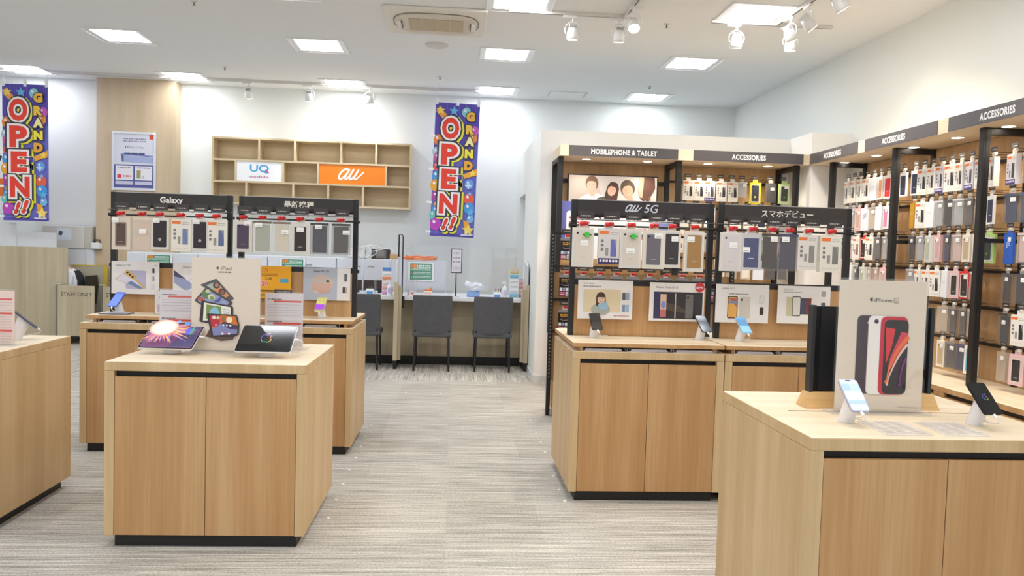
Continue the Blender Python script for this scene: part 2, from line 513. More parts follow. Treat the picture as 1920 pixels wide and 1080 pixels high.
spotlight(3.02, 7.18, 'bright white track spotlight tilted left, nearest to the right corner pair', -PI / 2 + .4, .45, WARM, SPOT_W)
spotlight(3.16, 7.5, 'dim track spotlight behind the tilted right one', 0, .1, WARM, SPOT_W)
spotlight(3.02, 6.8, 'narrow looking track spotlight turned to the right wall', -PI / 2, .75, WARM, SPOT_W * .45)
spotlight(3.02, 6.25, 'rightmost track spotlight cut by the top edge', -PI / 2, .6, WARM, SPOT_W * .6)
for x, y, ya in [(3.02, 4.6, -PI / 2), (3.02, 3.2, -PI / 2), (1.55, 4.6, PI / 2), (1.55, 3.0, PI / 2)]:
    spotlight(x, y, 'white track spotlight overhead, outside the picture', ya, .35, WARM, SPOT_W)
#SECTION counters
# ---------------------------------------------------------------- wooden display counters
T_ = .044


def counter(x0, x1, y0, y1, lab, rot=0, top=.88, seam=None, group='wooden display counters'):
    """cabinet: waterfall top and sides, two doors under a black finger slot, black plinth"""
    w, d = x1 - x0, y1 - y0
    o = thing('display_counter', lab, 'counter', (x0, y0, 0), (0, 0, rot), group)
    box1('plinth', .04, w - .04, .03, d - .03, 0, .058, BK, o)
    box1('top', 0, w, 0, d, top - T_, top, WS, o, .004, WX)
    box1('side_panel', 0, T_, .001, d, .058, top - T_, WS, o, .002)
    box1('side_panel', w - T_, w, .001, d, .058, top - T_, WS, o, .002)
    box1('back_panel', T_, w - T_, d - .02, d - .002, .058, top - T_, WV, o)
    sz = top - T_ - .026
    box1('finger_slot', T_, w - T_, .03, .05, sz, top - T_, M('#1c1b1c', .6), o)
    box1('inner_deck', T_, w - T_, .03, d - .02, .058, .07, M('#6e5a3e', .7), o)
    mid = w / 2 if seam is None else seam
    box1('door', T_ + .002, mid - .0015, .004, .024, .06, sz, WV, o, .0015)
    box1('door', mid + .0015, w - T_ - .002, .004, .024, .06, sz, WV, o, .0015)
    return o


counter(-1.60, -.675, 3.80, 4.62, 'light wooden display counter with two tablets, left foreground', rot=-.012)
counter(-3.12, -2.19, 3.92, 4.76, 'wooden display counter cut off by the left edge')
counter(1.16, 2.09, 2.445, 3.29, 'wooden display counter with the phone poster, right foreground')
cb1 = counter(-2.49, -1.588, 5.53, 6.27, 'wooden counter under the Galaxy header, left rear', rot=-.012)
cb2 = counter(-1.585, -.672, 5.52, 6.26, 'wooden counter under the left rear rack with orange price poster', rot=-.012)
cc1 = counter(.704, 1.600, 4.53, 5.36, 'wooden counter under the au 5G header')
cc2 = counter(1.605, 2.50, 4.53, 5.36, 'wooden counter right of the au 5G counter, half hidden by the poster')
# cable slot in the right front counter top
tag(box1('cable_slot', 1.27, 1.98, 2.872, 2.882, .8795, .8806, M('#5d4630', .8)), 'thin dark cable slot along the right foreground counter top', 'cable slot')


def shelf_top(x0, x1, y0, y1, lab, rot=0):
    """the raised deck over a counter, on small blocks, open towards the front"""
    w, d = x1 - x0, y1 - y0
    o = thing('raised_shelf_deck', lab, 'shelf', (x0, y0, .88), (0, 0, rot), 'raised decks over the rack counters')
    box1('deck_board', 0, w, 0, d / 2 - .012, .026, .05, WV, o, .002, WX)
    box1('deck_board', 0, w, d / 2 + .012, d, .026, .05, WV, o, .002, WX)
    for x in (.04, w - .065):
        box1('support_block', x, x + .022, .02, d - .02, 0, .026, WV, o)
    box1('back_rail', .06, w - .065, d / 2 - .01, d / 2 + .01, 0, .026, M('#3a2f26'), o)
    return o


shelf_top(-2.46, -1.59, 5.55, 6.25, 'raised wooden deck under the Galaxy rack', -.012)
shelf_top(-1.586, -.675, 5.54, 6.24, 'raised wooden deck under the left rear rack, right half', -.012)
shelf_top(.704, 1.598, 4.53, 5.36, 'raised wooden deck under the au 5G rack')
shelf_top(1.607, 2.50, 4.53, 5.36, 'raised wooden deck right of the au 5G rack')


def tray(x, y, w, lab, pink=False, first=[None]):
    if first[0] is None:
        o = thing('document_tray', lab, 'tray', (x, y, .8802), group='paper trays in the counter gaps'); first[0] = o
        g = G(); W = .26
        g.box(-W / 2, W / 2, 0, .3, 0, .0015, ACRY); g.box(-W / 2, -W / 2 + .002, 0, .3, 0, .022, CLEAR); g.box(W / 2 - .002, W / 2, 0, .3, 0, .022, CLEAR)
        g.tube([(-W / 2, .0, .02), (-W / 2, 0, .002), (W / 2, 0, .002), (W / 2, 0, .02)], .0015, M('#d8d8da', .2)); g.build('acrylic_tray', o)
        g = G()
        for k in range(4): g.box(-.11 + k * .002, .112 - k * .003, .006 + .002 * k, .29, .0018 + k * .0035, .0048 + k * .0035, M(['#e9e4e2', '#d9c8cc', '#f3f1ef', '#e3dde0'][k], .7))
        g.build('papers', o)
    else:
        o = copy_tree(first[0]); o.location = (x, y, .8802); tag(o, lab, 'tray', 'paper trays in the counter gaps')
    return o
for x, l in [(.885, 'leftmost'), (1.155, 'middle'), (1.425, 'rightmost')]:
    tray(x, 4.54, .26, f'{l} clear tray of papers in the au 5G counter gap')
for x, l in [(1.79, 'left'), (2.06, 'right')]:
    tray(x, 4.54, .26, f'{l} clear paper tray in the counter gap right of au 5G')
for x, l in [(-2.25, 'left'), (-1.93, 'second')]:
    tray(x, 5.56, .26, f'{l} paper tray in the gap under the Galaxy rack')
for x, l in [(-1.2, 'left'), (-.9, 'right')]:
    tray(x, 5.55, .26, f'{l} paper tray in the gap under the orange price poster')

# ---------------------------------------------------------------- island racks above the rear counters
def header_art(g, w, h, text):
    if text == 'au5g':
        sl = M('#d9d6dc', .25, .6)
        au_logo(g, w * .42, h * .57, h * .43, sl)
        g.text('5G', w * .555, h * .60, h * .48, sl, bold=.012, shear=.2)
    elif text == 'Galaxy': g.text('Galaxy', w * .5, h * .58, h * .38, M('#eeeae4', .5), bold=.03)
    elif text == 'kanji': g.text('最新機種', w * .50, h * .52, h * .36, M('#e9e2d4', .5), bold=.02)
    else: g.text('スマホデビュー', w * .51, h * .54, h * .33, M('#e8e2da', .5), bold=.02)


def au_logo(g, u, v, h, m):
    """slanted script letters a and u, drawn as brush strokes"""
    def S(pts, w): g.stroke([(u + (x + y * .35) * h, v + y * h) for x, y in pts], w * h, m, w * h * .9)
    S([(-.30, .34), (-.50, .46), (-.78, .36), (-.95, .05), (-.92, -.3), (-.74, -.42), (-.52, -.22), (-.36, .1), (-.28, .4)], .17)
    S([(-.28, .42), (-.36, .1), (-.40, -.2), (-.32, -.40), (-.16, -.30), (-.02, 0), (.08, .4)], .17)
    S([(.08, .44), (.0, .1), (-.02, -.25), (.10, -.42), (.28, -.28), (.44, .02), (.52, .42)], .17)
    S([(.52, .44), (.44, .1), (.40, -.2), (.50, -.41), (.70, -.28), (.92, .08), (1.02, .2)], .15)


def island_rack(x0, x1, y, lab, text, rot=0, glossy=M('#2c2422', .12)):
    """two posts, header board, hook bar, wooden back board, all standing on the deck"""
    w = x1 - x0; zb = .93
    o = thing('island_display_rack', lab, 'display rack', (x0, y, zb), (0, 0, rot), 'black framed island racks')
    p = .035
    for x in (0, w - p):
        g = G(); g.box(x, x + p, -.02, .02, 0, .85, BK, .002)
        g.build('post', o)
    g = G(); g.box(p, w - p, -.018, -.006, 0, .318, WV); g.build('back_board', o)
    g = G(); g.box(p, w - p, -.018, .018, .318, .355, BK); g.build('cross_bar', o)
    g = G((p, -.022, .742)); g.box(p, w - p, -.0215, -.01, .742, .85, glossy); g.box(p, w - p, -.0225, -.009, .848, .852, M('#b9b4ae', .3, .5))
    header_art(g, w - 2 * p, .108, text); g.build('header_board', o)
    g = G(); g.tube([(-.01, -.03, .69), (w + .01, -.03, .69)], .006, BK); g.tube([(-.01, -.03, .725), (w + .01, -.03, .725)], .003, M('#5a5654', .3, .6))
    g.box(-.012, .0, -.035, .02, .68, .70, BK); g.box(w, w + .012, -.035, .02, .68, .70, BK); g.build('hook_bar', o)
    for x in (-.012, w): box1('side_lug', x, x + .012, -.012, .012, .32, .345, BK, o)
    return o


rb1 = island_rack(-2.425, -1.585, 5.87, 'black framed island rack with Galaxy header', 'Galaxy', -.012)
rb2 = island_rack(-1.535, -.69, 5.86, 'black framed island rack with white Japanese header, left side', 'kanji', -.012)
rc1 = island_rack(.73, 1.64, 4.96, 'black framed island rack with silver au 5G header', 'au5g')
rc2 = island_rack(1.668, 2.54, 4.96, 'black framed island rack with white katakana header, right side', 'katakana', glossy=M('#3b322e', .08))


def hooks(rack, rx, ry, xs, length, z=1.62, red=True, tagcol='#3a3331'):
    """peg hooks with a label plate and an anti theft lock, parts of the rack"""
    for i, x in enumerate(xs):
        g = G(); g.tube([(0, 0, 0), (0, -length, 0), (0, -length - .012, .012)], .0025, M('#2a2a2c', .3, .5), 6)
        g.tube([(0.02, 0, .03), (.02, -length + .01, .03)], .0016, M('#2a2a2c', .3, .5), 6)
        h = g.build('peg_hook', rack, (x - rx, -.03, z - .93))
        g = G((-.045 + .01, -length - .002, .032)); g.box(-.035, .06, -length - .002, -length + .001, .032, .078, M(tagcol, .3))
        g.lines(.015, .075, .014, .007, M('#b9b2a8')); g.build('label_plate', h)
        g = G(); g.cyl((-.022, -length + .012, .001), (.02, -length + .002, .006), .015, .012, M('#d01f24', .35), 12); g.cyl((.018, -length + .004, .004), (.027, -length + .002, .005), .009, .011, M('#b5161c', .35), 10)
        if red: g.build('security_lock', h)


# ---------------------------------------------------------------- hanging packages
STK = M('#f7f5f1', .6)
_PK = {}


def pack_mesh(kind, w, h, d, c1, c2, opt):
    """parts of one package, hung from the origin; front faces -y"""
    out = []
    z1 = -.022; z0 = z1 - h; f = -d / 2
    card = M(c1, .45); inner = M(c2, .4)
    g = G(); g.box(-w * .22, w * .22, -.0008, .0008, -.024, .008, card if kind != 'clear' else CLEAR); out.append(('hang_tab', g))
    if kind == 'film':
        g = G((-w / 2, f, z0)); g.box(-w / 2, w / 2, f, -f, z0, z1, card, .0012)
        g.rect(.04 * w, .48 * w, .84 * h, .93 * h, M(opt.get('tab', '#ee7a3a')))
        g.lines(.55 * w, .92 * w, .88 * h, h * .02, M('#a9a6a4'), 2, h * .05)
        g.rect(.58 * w, .86 * w, .22 * h, .70 * h, M(c2, .3)); g.poly([(.72 * w, .70 * h), (.86 * w, .70 * h), (.86 * w, .42 * h)], M('#8f9296', .3))
        g.rect(.34 * w, .48 * w, .24 * h, .46 * h, M('#9a938e'))
        for k in range(3): g.rect(.12 * w, .24 * w, (.62 - .12 * k) * h, (.69 - .12 * k) * h, M(opt.get('ic', '#7b7680')))
        if opt.get('band'):
            g.rect(0, w, 0, .17 * h, M(opt['band']))
            for k in range(6): g.rect((.07 + k * .15) * w, (.17 + k * .15) * w, .07 * h, .13 * h, M('#efe9f4'))
        else:
            for k in range(6): g.ell((.14 + k * .14) * w, .1 * h, .03 * w, .03 * w, M('#c9c5c0'), n=8)
        out.append(('box', g))
    elif kind == 'win':
        g = G((-w / 2, f, z0)); g.box(-w / 2, w / 2, f + .001, -f, z0, z1, card, .001)
        b = opt.get('b', .12)
        g.rrect(b * w, (1 - b) * w, b * .55 * h, (1 - b * .8) * h, .006, M(opt.get('in', '#d9d5cf'), .3))
        if opt.get('txt'): g.text(opt['txt'], w / 2, h * .5, h * .06, M('#f2f2f2'), bold=.02)
        out.append(('box', g))
        q = G((-w / 2, f - .0006, z0)); m = b + .07
        q.rrect(m * w, (1 - m) * w, (b * .55 + .05) * h, (1 - b * .8 - .04) * h, .007, inner)
        if opt.get('mark'): q.ell(.5 * w, .32 * h, .09 * w, .05 * h, M(opt['mark']), n=12)
        else: q.lines(.38 * w, .62 * w, .24 * h, h * .018, M(opt.get('lc', '#b8b2aa')))
        q.ell((m + .1) * w, (1 - b * .8 - .09) * h, .05 * w, .05 * w, M('#1b1b1d', .2), n=10)
        out.append(('phone_case', q))
    elif kind == 'clear':
        q = G((-w / 2, 0, z0)); q.box(-w * .39, w * .39, -.003, .004, z0 + .05 * h, z1 - .09 * h, inner, .002)
        q.ell(.68 * w, .12 * h, .09 * w, .09 * w, M(opt.get('badge', '#3a3532')), n=12)
        for k in range(3): q.ell(.22 * w, (.83 - .05 * k) * h, .028 * w, .028 * w, M('#1f1d1f', .2), n=8)
        out.append(('phone_case', q))
        g = G((-w / 2, f, z0)); g.box(-w / 2, w / 2, f, -f, z0, z1, opt.get('shell', CLEAR), .002)
        g.rect(0, w, .93 * h, h, M(c1, .3)) if opt.get('cap', 1) else None
        out.append(('box', g))
    else:                                        # solid printed sleeve
        g = G((-w / 2, f, z0)); g.box(-w / 2, w / 2, f, -f, z0, z1, card, .001)
        if opt.get('stripe'):
            for k in range(3): g.poly([(.25 * w, (.5 + .07 * k) * h), (.7 * w, (.62 + .07 * k) * h), (.7 * w, (.645 + .07 * k) * h), (.25 * w, (.525 + .07 * k) * h)], inner)
        elif opt.get('wallet'): g.rrect(.14 * w, .86 * w, .07 * h, .86 * h, .004, inner); g.lines(.36 * w, .64 * w, .3 * h, h * .03, M('#cfcfd4'))
        elif opt.get('heart'): g.rrect(.15 * w, .85 * w, .08 * h, .85 * h, .008, M('#e7e2da')); g.ell(.45 * w, .55 * h, .08 * w, .05 * h, inner); g.ell(.57 * w, .55 * h, .08 * w, .05 * h, inner); g.poly([(.38 * w, .53 * h), (.64 * w, .53 * h), (.51 * w, .42 * h)], inner)
        else: g.lines(.3 * w, .7 * w, .6 * h, h * .02, M('#c6c9ce'), 2, h * .05); g.rect(.12 * w, .22 * w, .55 * h, .6 * h, inner)
        out.append(('box', g))
    if not opt.get('nostk'):
        sx, sy = opt.get('stk', (.68, .80))
        g = G((-w / 2, f - .003, z0)); g.rrect((sx - .19) * w, (sx + .19) * w, (sy - .07) * h, (sy + .07) * h, .002, STK)
        g.lines((sx - .13) * w, (sx + .13) * w, (sy - .035) * h, h * .014, M('#8e8a86')); out.append(('price_sticker', g))
    return out


def pack(code, x, y, z, rz, label, group, name='phone_case_package', cat='phone case', tilt=0.0, size=None):
    kind, w, h, d, c1, c2, opt = CODES[code] if isinstance(code, str) else code
    key = code if isinstance(code, str) else id(code)
    if kind == 'film': name, cat = 'screen_film_package', 'screen film'
    if size: w, h = size; key = (key, size)
    key = (key, name)
    if key not in _PK:
        o = thing(name, label, cat, (x, y, z), (0, 0, rz), group)
        for n, g in pack_mesh(kind, w, h, d, c1, c2, opt): g.build(n, o)
        _PK[key] = o
    else:
        o = copy_tree(_PK[key]); o.location = (x, y, z); tag(o, label, cat, group)
    o.rotation_euler = (0, tilt, rz)
    return o


CODES = {
    'F': ('film', .105, .205, .022, '#ece7df', '#34343a', {'nostk': 1}),
    'f': ('film', .105, .205, .016, '#efeae4', '#8a5a66', {'nostk': 1, 'tab': '#e8604a'}),
    'B': ('film', .105, .205, .018, '#e6e2e6', '#4a4c55', {'nostk': 1, 'band': '#4b3f86'}),
    'v': ('solid', .105, .205, .02, '#eceef2', '#dfe2e6', {'nostk': 1}),
    'o': ('win', .105, .20, .02, '#ece3d4', '#c0aa88', {}),
    't': ('clear', .105, .20, .02, '#b9a68c', '#b39d80', {}),
    'c': ('clear', .105, .20, .02, '#d4d4d4', '#9a9b9c', {}),
    'a': ('clear', .105, .20, .02, '#8a8a8c', '#6c6c70', {'shell': SMOKE}),
    'k': ('clear', .105, .20, .02, '#55535a', '#434349', {'shell': SMOKE}),
    'n': ('clear', .105, .20, .02, '#5a6080', '#4c5678', {'shell': SMOKE}),
    's': ('clear', .105, .20, .02, '#d9c3bb', '#c9a79d', {}),
    'z': ('clear', .105, .20, .02, '#d4d8cf', '#a9b29c', {}),
    'p': ('win', .11, .205, .02, '#e6b9ba', '#c8aaa0', {'b': .16}),
    'P': ('win', .11, .205, .02, '#e3bcbf', '#3b3537', {'b': .16, 'nostk': 1}),
    'g': ('win', .11, .21, .024, '#dfe2de', '#b4bda9', {'b': .08}),
    'h': ('win', .105, .20, .02, '#f0eef2', '#e07fb4', {}),
    'w': ('solid', .10, .20, .012, '#f2f2f4', '#343b54', {'wallet': 1, 'nostk': 1}),
    'r': ('win', .10, .20, .02, '#d5332f', '#3a2f33', {'b': .1}),
    'R': ('solid', .10, .20, .012, '#f2f0ee', '#d8343f', {'wallet': 1, 'nostk': 1}),
    'O': ('solid', .10, .20, .012, '#f2f0ee', '#cf8a5a', {'wallet': 1, 'nostk': 1}),
    'b': ('solid', .10, .205, .016, '#2f63c8', '#e8eef8', {'stripe': 1}),
    'x': ('solid', .11, .205, .016, '#dfe6f2', '#23242c', {'stripe': 1, 'nostk': 1}),
    'm': ('solid', .06, .205, .03, '#d29a2a', '#b98420', {'nostk': 1}),
    'l': ('win', .11, .205, .02, '#b9d88a', '#39403a', {'b': .12, 'mark': '#4f8a3c'}),
    'y': ('win', .115, .215, .02, '#ecd92e', '#3d4048', {'b': .12, 'mark': '#d8cc3a', 'nostk': 1}),
    'q': ('win', .11, .205, .02, '#f1f1ef', '#58b2d6', {}),
    'G': ('clear', .12, .21, .024, '#6d7a4a', '#54702c', {'shell': SMOKE}),
    'd': ('clear', .105, .20, .02, '#4c484c', '#4c4e56', {'shell': SMOKE, 'badge': '#c8432c', 'stk': (.6, .7)}),
    'H': ('solid', .10, .20, .016, '#c9bfb4', '#8a5f55', {'heart': 1, 'nostk': 1}),
}
for _k, _v in list(CODES.items()): CODES[_k] = (_v[0], _v[1] * 1.10, _v[2] * 1.06, (.04 if _v[0] == 'film' else _v[3] * 1.3), _v[4], _v[5], _v[6])
DESC = {'F': 'white boxed screen film', 'f': 'white film box, rose phone', 'B': 'white film box, purple band', 'v': 'plain white boxed case', 'o': 'cream framed tan case',
        't': 'clear packed tan case', 'c': 'clear packed grey case', 'a': 'smoky packed charcoal case', 'k': 'smoky packed black case', 'n': 'smoky packed navy case',
        's': 'clear packed rose case', 'z': 'clear packed sage case', 'p': 'pink framed beige case', 'P': 'pink framed dark case', 'g': 'white framed sage case',
        'h': 'white framed pink case', 'w': 'white carded navy wallet', 'r': 'red framed dark case', 'R': 'white carded red wallet', 'O': 'white carded tan wallet',
        'b': 'blue striped printed package', 'x': 'pale black-striped package', 'm': 'narrow mustard package', 'l': 'lime framed dark case', 'y': 'yellow framed dark case',
        'q': 'white framed sky-blue case', 'G': 'smoky packed olive case', 'd': 'smoky dark case, red badge', 'H': 'clear pack with brown heart'}

GX = 'packages on the Galaxy rack'; KX = 'packages on the left Japanese-headed rack'; AX_ = 'packages on the au 5G rack'; DX = 'packages on the katakana rack'
def isl(lst, zpx, Y, rack, rx, group, z=None):
    xs = []
    for px, py, spec, lab in lst:
        p = at(px, py, Y=Y); xs.append(p.x)
        pack(spec, p.x, Y, p.z + .006, random.uniform(-.12, .12), lab, group, size=None)
    return xs
def sp(kind, w, h, c1, c2, d=.022, **o): return (kind, w, h, d, c1, c2, o)
SPB = [
    (228, 402, sp('win', .125, .225, '#ddd0c0', '#5a463c', b=.2, stk=(.2, .9), **{'in': '#8d7868'}), 'cream framed brown case, leftmost on the Galaxy rack'),
    (268, 401, sp('clear', .13, .235, '#e6d2bf', '#dcbfa6', stk=(.55, .6)), 'peach coloured clear case, second on the Galaxy rack'),
    (301, 403, sp('win', .115, .215, '#e8e2da', '#2b2124', b=.05, mark='#b9aeb0', stk=(.3, .92)), 'white packed black case, third on the Galaxy rack'),
    (341, 399, sp('film', .135, .225, '#ebe4d8', '#6f7fa8', nostk=1), 'white film box with orange tab, fourth on the Galaxy rack'),
    (376, 406, sp('win', .115, .215, '#e6dfd6', '#2c2225', b=.05, mark='#b9aeb0', stk=(.3, .92)), 'white packed black case, fifth on the Galaxy rack'),
    (408, 402, sp('film', .135, .23, '#ece6da', '#5e6c98', nostk=1), 'white film box with orange tab, rightmost on the Galaxy rack')]
SPK = [
    (457, 413, sp('win', .125, .215, '#ded5c9', '#4a3f52', b=.1, lc='#8d8598', stk=(.75, .92)), 'white framed purple checked case, leftmost on its rack'),
    (493, 413, sp('clear', .125, .215, '#6c6152', '#a0a38c', stk=(.3, .88)), 'clear packed sage grey case, second on the left Japanese-headed rack'),
    (529, 414, sp('clear', .125, .215, '#8a7868', '#d9ccb2', stk=(.7, .68)), 'clear packed cream case, third on the left Japanese-headed rack'),
    (564, 415, sp('win', .13, .225, '#dedbd2', '#2e2826', b=.12, stk=(.5, .78)), 'white framed black case, fourth on the left Japanese-headed rack'),
    (600, 416, sp('clear', .125, .215, '#3f3a3e', '#474656', stk=(.45, .88), shell=SMOKE), 'smoky packed blue-grey case, fifth on the left Japanese-headed rack'),
    (640, 417, sp('clear', .13, .215, '#4a443e', '#5e5850', stk=(.8, .72), shell=SMOKE), 'smoky packed brown-grey case, rightmost on its rack')]
SPA = [
    (1094, 426, sp('win', .13, .235, '#e6dccf', '#dccfc2', b=.06, lc='#c3b5a8', stk=(.55, .62)), 'plain cream case box, leftmost on the au 5G rack'),
    (1142, 424, sp('film', .13, .215, '#d8d3cf', '#6d6ab4', band='#3c2f5e', nostk=1), 'grey film box with colourful phone, second on the au 5G rack'),
    (1183, 429, sp('win', .13, .235, '#e6dccf', '#d8ccc0', b=.06, lc='#c3b5a8', stk=(.5, .45)), 'plain cream case box, third on the au 5G rack'),
    (1226, 428, sp('win', .13, .235, '#e6dac6', '#6d6770', b=.1, stk=(.72, .85)), 'cream framed smoky case, fourth on the au 5G rack'),
    (1260, 432, sp('win', .11, .225, '#e6dccd', '#3c3638', b=.06, stk=(.65, .78)), 'cream framed black case, fifth on the au 5G rack'),
    (1302, 433, sp('win', .125, .245, '#e8ddcf', '#a8804c', b=.07, stk=(.3, .8)), 'cream framed ochre case, rightmost on the au 5G rack')]
SPD = [
    (1371, 434, sp('win', .13, .235, '#e4dcd6', '#d9cfd0', b=.07, lc='#c6bab8', stk=(.6, .68)), 'white case box, leftmost on the katakana rack'),
    (1409, 433, sp('solid', .125, .225, '#c9c7c9', '#54577a', wallet=1, stk=(.25, .55)), 'clear pack with blue insert, second on the katakana rack'),
    (1445, 435, sp('clear', .12, .225, '#4e4440', '#4b423f', stk=(.65, .86), shell=SMOKE), 'smoky packed brown case, third on the katakana rack'),
    (1478, 436, sp('clear', .12, .225, '#474660', '#4c4a5e', stk=(.35, .86), shell=SMOKE), 'smoky packed purple-grey case, fourth on the katakana rack'),
    (1514, 433, sp('film', .125, .215, '#e3dcd4', '#8d8a84', nostk=1), 'cream film box, fifth on the katakana rack'),
    (1556, 437, sp('film', .13, .225, '#e8e1d4', '#807d78', d=.05, nostk=1), 'thick cream film box, rightmost on the katakana rack')]
for lst, Y, rack, rx, grp in ((SPB, 5.64, rb1, -2.425, GX), (SPK, 5.63, rb2, -1.535, KX), (SPA, 4.74, rc1, .73, AX_), (SPD, 4.74, rc2, 1.66, DX)):
    xs = []
    for px, py, spec, lab in lst:
        p = at(px, py, Y=Y); xs.append(p.x)
        nm = 'phone_case_package'
        o = pack(spec, p.x, Y, 1.62, random.uniform(-.1, .1), lab, grp)
    base = {5.64: 5.87, 5.63: 5.86, 4.74: 4.96}[Y]
    hooks(rack, rx, base, xs, base - .03 - Y + .015)
# green round clip on two of the boxes
for px, py, l in ((1101, 440, 'round green clip on the leftmost au 5G rack box'), (1188, 443, 'round green clip on the third au 5G rack box')):
    p = at(px, py, Y=4.715); g = G(); g.cyl((0, 0, 0), (0, -.012, 0), .017, .015, M('#3fc43c', .35)); g.box(-.024, .024, -.006, -.002, -.004, .004, M('#222')); tag(g.build('security_tag', None, p), l, 'security tag', 'green security tags')

# ---------------------------------------------------------------- posters hung on the island racks
def phone_art(g, u, v, w, h, body, scr, rot=0):
    g.rrect(u - w / 2, u + w / 2, v - h / 2, v + h / 2, w * .14, M(body, .3), rot); g.rrect(u - w * .43, u + w * .43, v - h * .46, v + h * .46, w * .1, M(scr, .3), rot)


def person_art(g, u, v, s, hair, skin, shirt, long=False, tilt=0):
    g.ell(u, v - s * 1.35, s * 1.25, s * .8, M(shirt, .5)); g.ell(u, v + s * .16, s * .62, s * .72, M(hair, .6), tilt)
    if long: g.rrect(u - s * .62, u + s * .62, v - s * .95, v + s * .3, s * .2, M(hair, .6))
    g.ell(u + s * .04, v - s * .08, s * .47, s * .6, M(skin, .5), tilt)
    g.poly([(u - s * .5, v + s * .2), (u + s * .5, v + s * .2), (u + s * .4, v + s * .55), (u - s * .4, v + s * .55)], M(hair, .6))
    for k in (-.18, .2): g.ell(u + k * s, v - s * .02, s * .06, s * .03, M('#3a2c28'), n=8)
    g.ell(u + s * .02, v - s * .36, s * .14, s * .04, M('#b5574a'), n=10)


def poster(x0, x1, y0, y1, Y, lab, fn, rot=-.0, lean=0.0):
    """hung card: pixel box on a vertical plane at depth Y"""
    a = at(x0, y1, Y=Y); b = at(x1, y0, Y=Y)
    w = at(x1, (y0 + y1) / 2 + .03 * (x1 - x0) / 2, Y=Y).x - a.x; h = at(x0, y0, Y=Y).z - a.z
    g = G((0, -.0015, 0)); g.box(0, w, -.0015, .0015, 0, h, M('#e8e3e0', .35))
    fn(g, w, h)
    o = g.build('product_poster', None, tuple(a), (lean, 0, rot)); tag(o, lab, 'poster')
    return o


def po_s21(g, w, h):
    g.text('Galaxy S21 5G', w * .24, h * .88, h * .055, M('#3b3634'), bold=.0); g.lines(w * .9, w * .96, h * .88, h * .02, M('#777'))
    g.rrect(w * .30, w * .72, h * .16, h * .72, .01, M('#b9b2cd'), .0); g.poly([(w * .08, h * .45), (w * .32, h * .74), (w * .72, h * .2), (w * .6, h * .14)], M('#cdb06a')); g.poly([(w * .1, h * .45), (w * .3, h * .71), (w * .66, h * .19), (w * .58, h * .16)], M('#dcd4e2'))
    g.poly([(w * .32, h * .33), (w * .42, h * .4), (w * .66, h * .19), (w * .58, h * .16)], M('#6c86b4')); g.poly([(w * .26, h * .62), (w * .33, h * .74), (w * .53, h * .54), (w * .46, h * .44)], M('#d9b26a'))
    for k in range(3): g.ell(w * (.335 + .055 * k), h * (.655 - .065 * k), w * .024, w * .02, M('#26212a'))
    for k, c in enumerate(('#3d3c44', '#a9a4bd', '#d6d6de')): g.rect(w * .83, w * .86, h * (.66 - .24 * k), h * (.8 - .24 * k), M('#d8d8dc')); g.rect(w * .86, w * .90, h * (.66 - .24 * k), h * (.8 - .24 * k), M(c))
def po_s21p(g, w, h):
    g.text('Galaxy S21+ 5G', w * .42, h * .88, h * .055, M('#3b3634')); g.poly([(w * .02, h * .78), (w * .5, h * .32), (w * .3, h * .16), (w * .02, h * .42)], M('#9aa3c4')); g.poly([(w * .02, h * .78), (w * .3, h * .52), (w * .02, h * .6)], M('#4a4d66'))
    g.poly([(w * .36, h * .5), (w * .62, h * .68), (w * .95, h * .32), (w * .66, h * .1)], M('#cfcfd6')); g.poly([(w * .38, h * .49), (w * .62, h * .66), (w * .93, h * .32), (w * .66, h * .12)], M('#e9e7ea'))
    for k in range(3): g.ell(w * (.68 + .07 * k), h * (.5 - .05 * k), w * .03, w * .027, M('#26212a'))
def po_990(g, w, h):
    g.rect(0, w, 0, h, M('#f2ab1d', .5)); g.text('au店頭割', w * .42, h * .87, h * .09, M('#e8662a'), bold=.02, shear=.15); g.lines(w * .2, w * .75, h * .74, h * .025, M('#7a4a10'), 2, h * .05, 3)
    g.text('7,238', w * .58, h * .62, h * .065, M('#4a3208'), bold=.01); g.text('990', w * .48, h * .46, h * .15, M('#fff4ea'), bold=.06); g.text('990', w * .48, h * .46, h * .15, M('#e8555a'), bold=.015)
    g.rect(w * .8, w * .95, h * .5, h * .62, M('#4ba7c4')); g.rect(w * .04, w * .97, h * .21, h * .26, M('#6d4c12')); g.lines(w * .1, w * .9, h * .12, h * .02, M('#9a6a14'), 2, h * .05, 8)
def po_a51(g, w, h):
    g.rect(.0, w * .72, 0, h, M('#b9bdc9')); g.ell(w * .36, h * .5, w * .2, h * .27, M('#dcb6a8')); g.ell(w * .5, h * .52, w * .13, h * .2, M('#e0beb0')); g.ell(w * .3, h * .38, w * .14, h * .16, M('#e2c4b6')); g.ell(w * .43, h * .35, w * .15, h * .14, M('#d6a798'))
    g.rrect(w * .18, w * .58, h * .3, h * .68, .006, M('#c9bbb0')); g.rrect(w * .184, w * .576, h * .305, h * .52, .004, M('#d8b0a0')); g.rrect(w * .49, w * .55, h * .56, h * .62, .002, M('#29292c'))
    g.text('Galaxy A51 5G', w * .38, h * .9, h * .055, M('#2f2c2e')); g.rect(w * .84, w * .9, h * .24, h * .42, M('#3c3b40')); g.rect(w * .89, w * .93, h * .24, h * .42, M('#c3a898'))
    for k in range(4): g.rect(w * .87, w * .93, h * (.6 + k * .06), h * (.64 + k * .06), M('#55525a'))
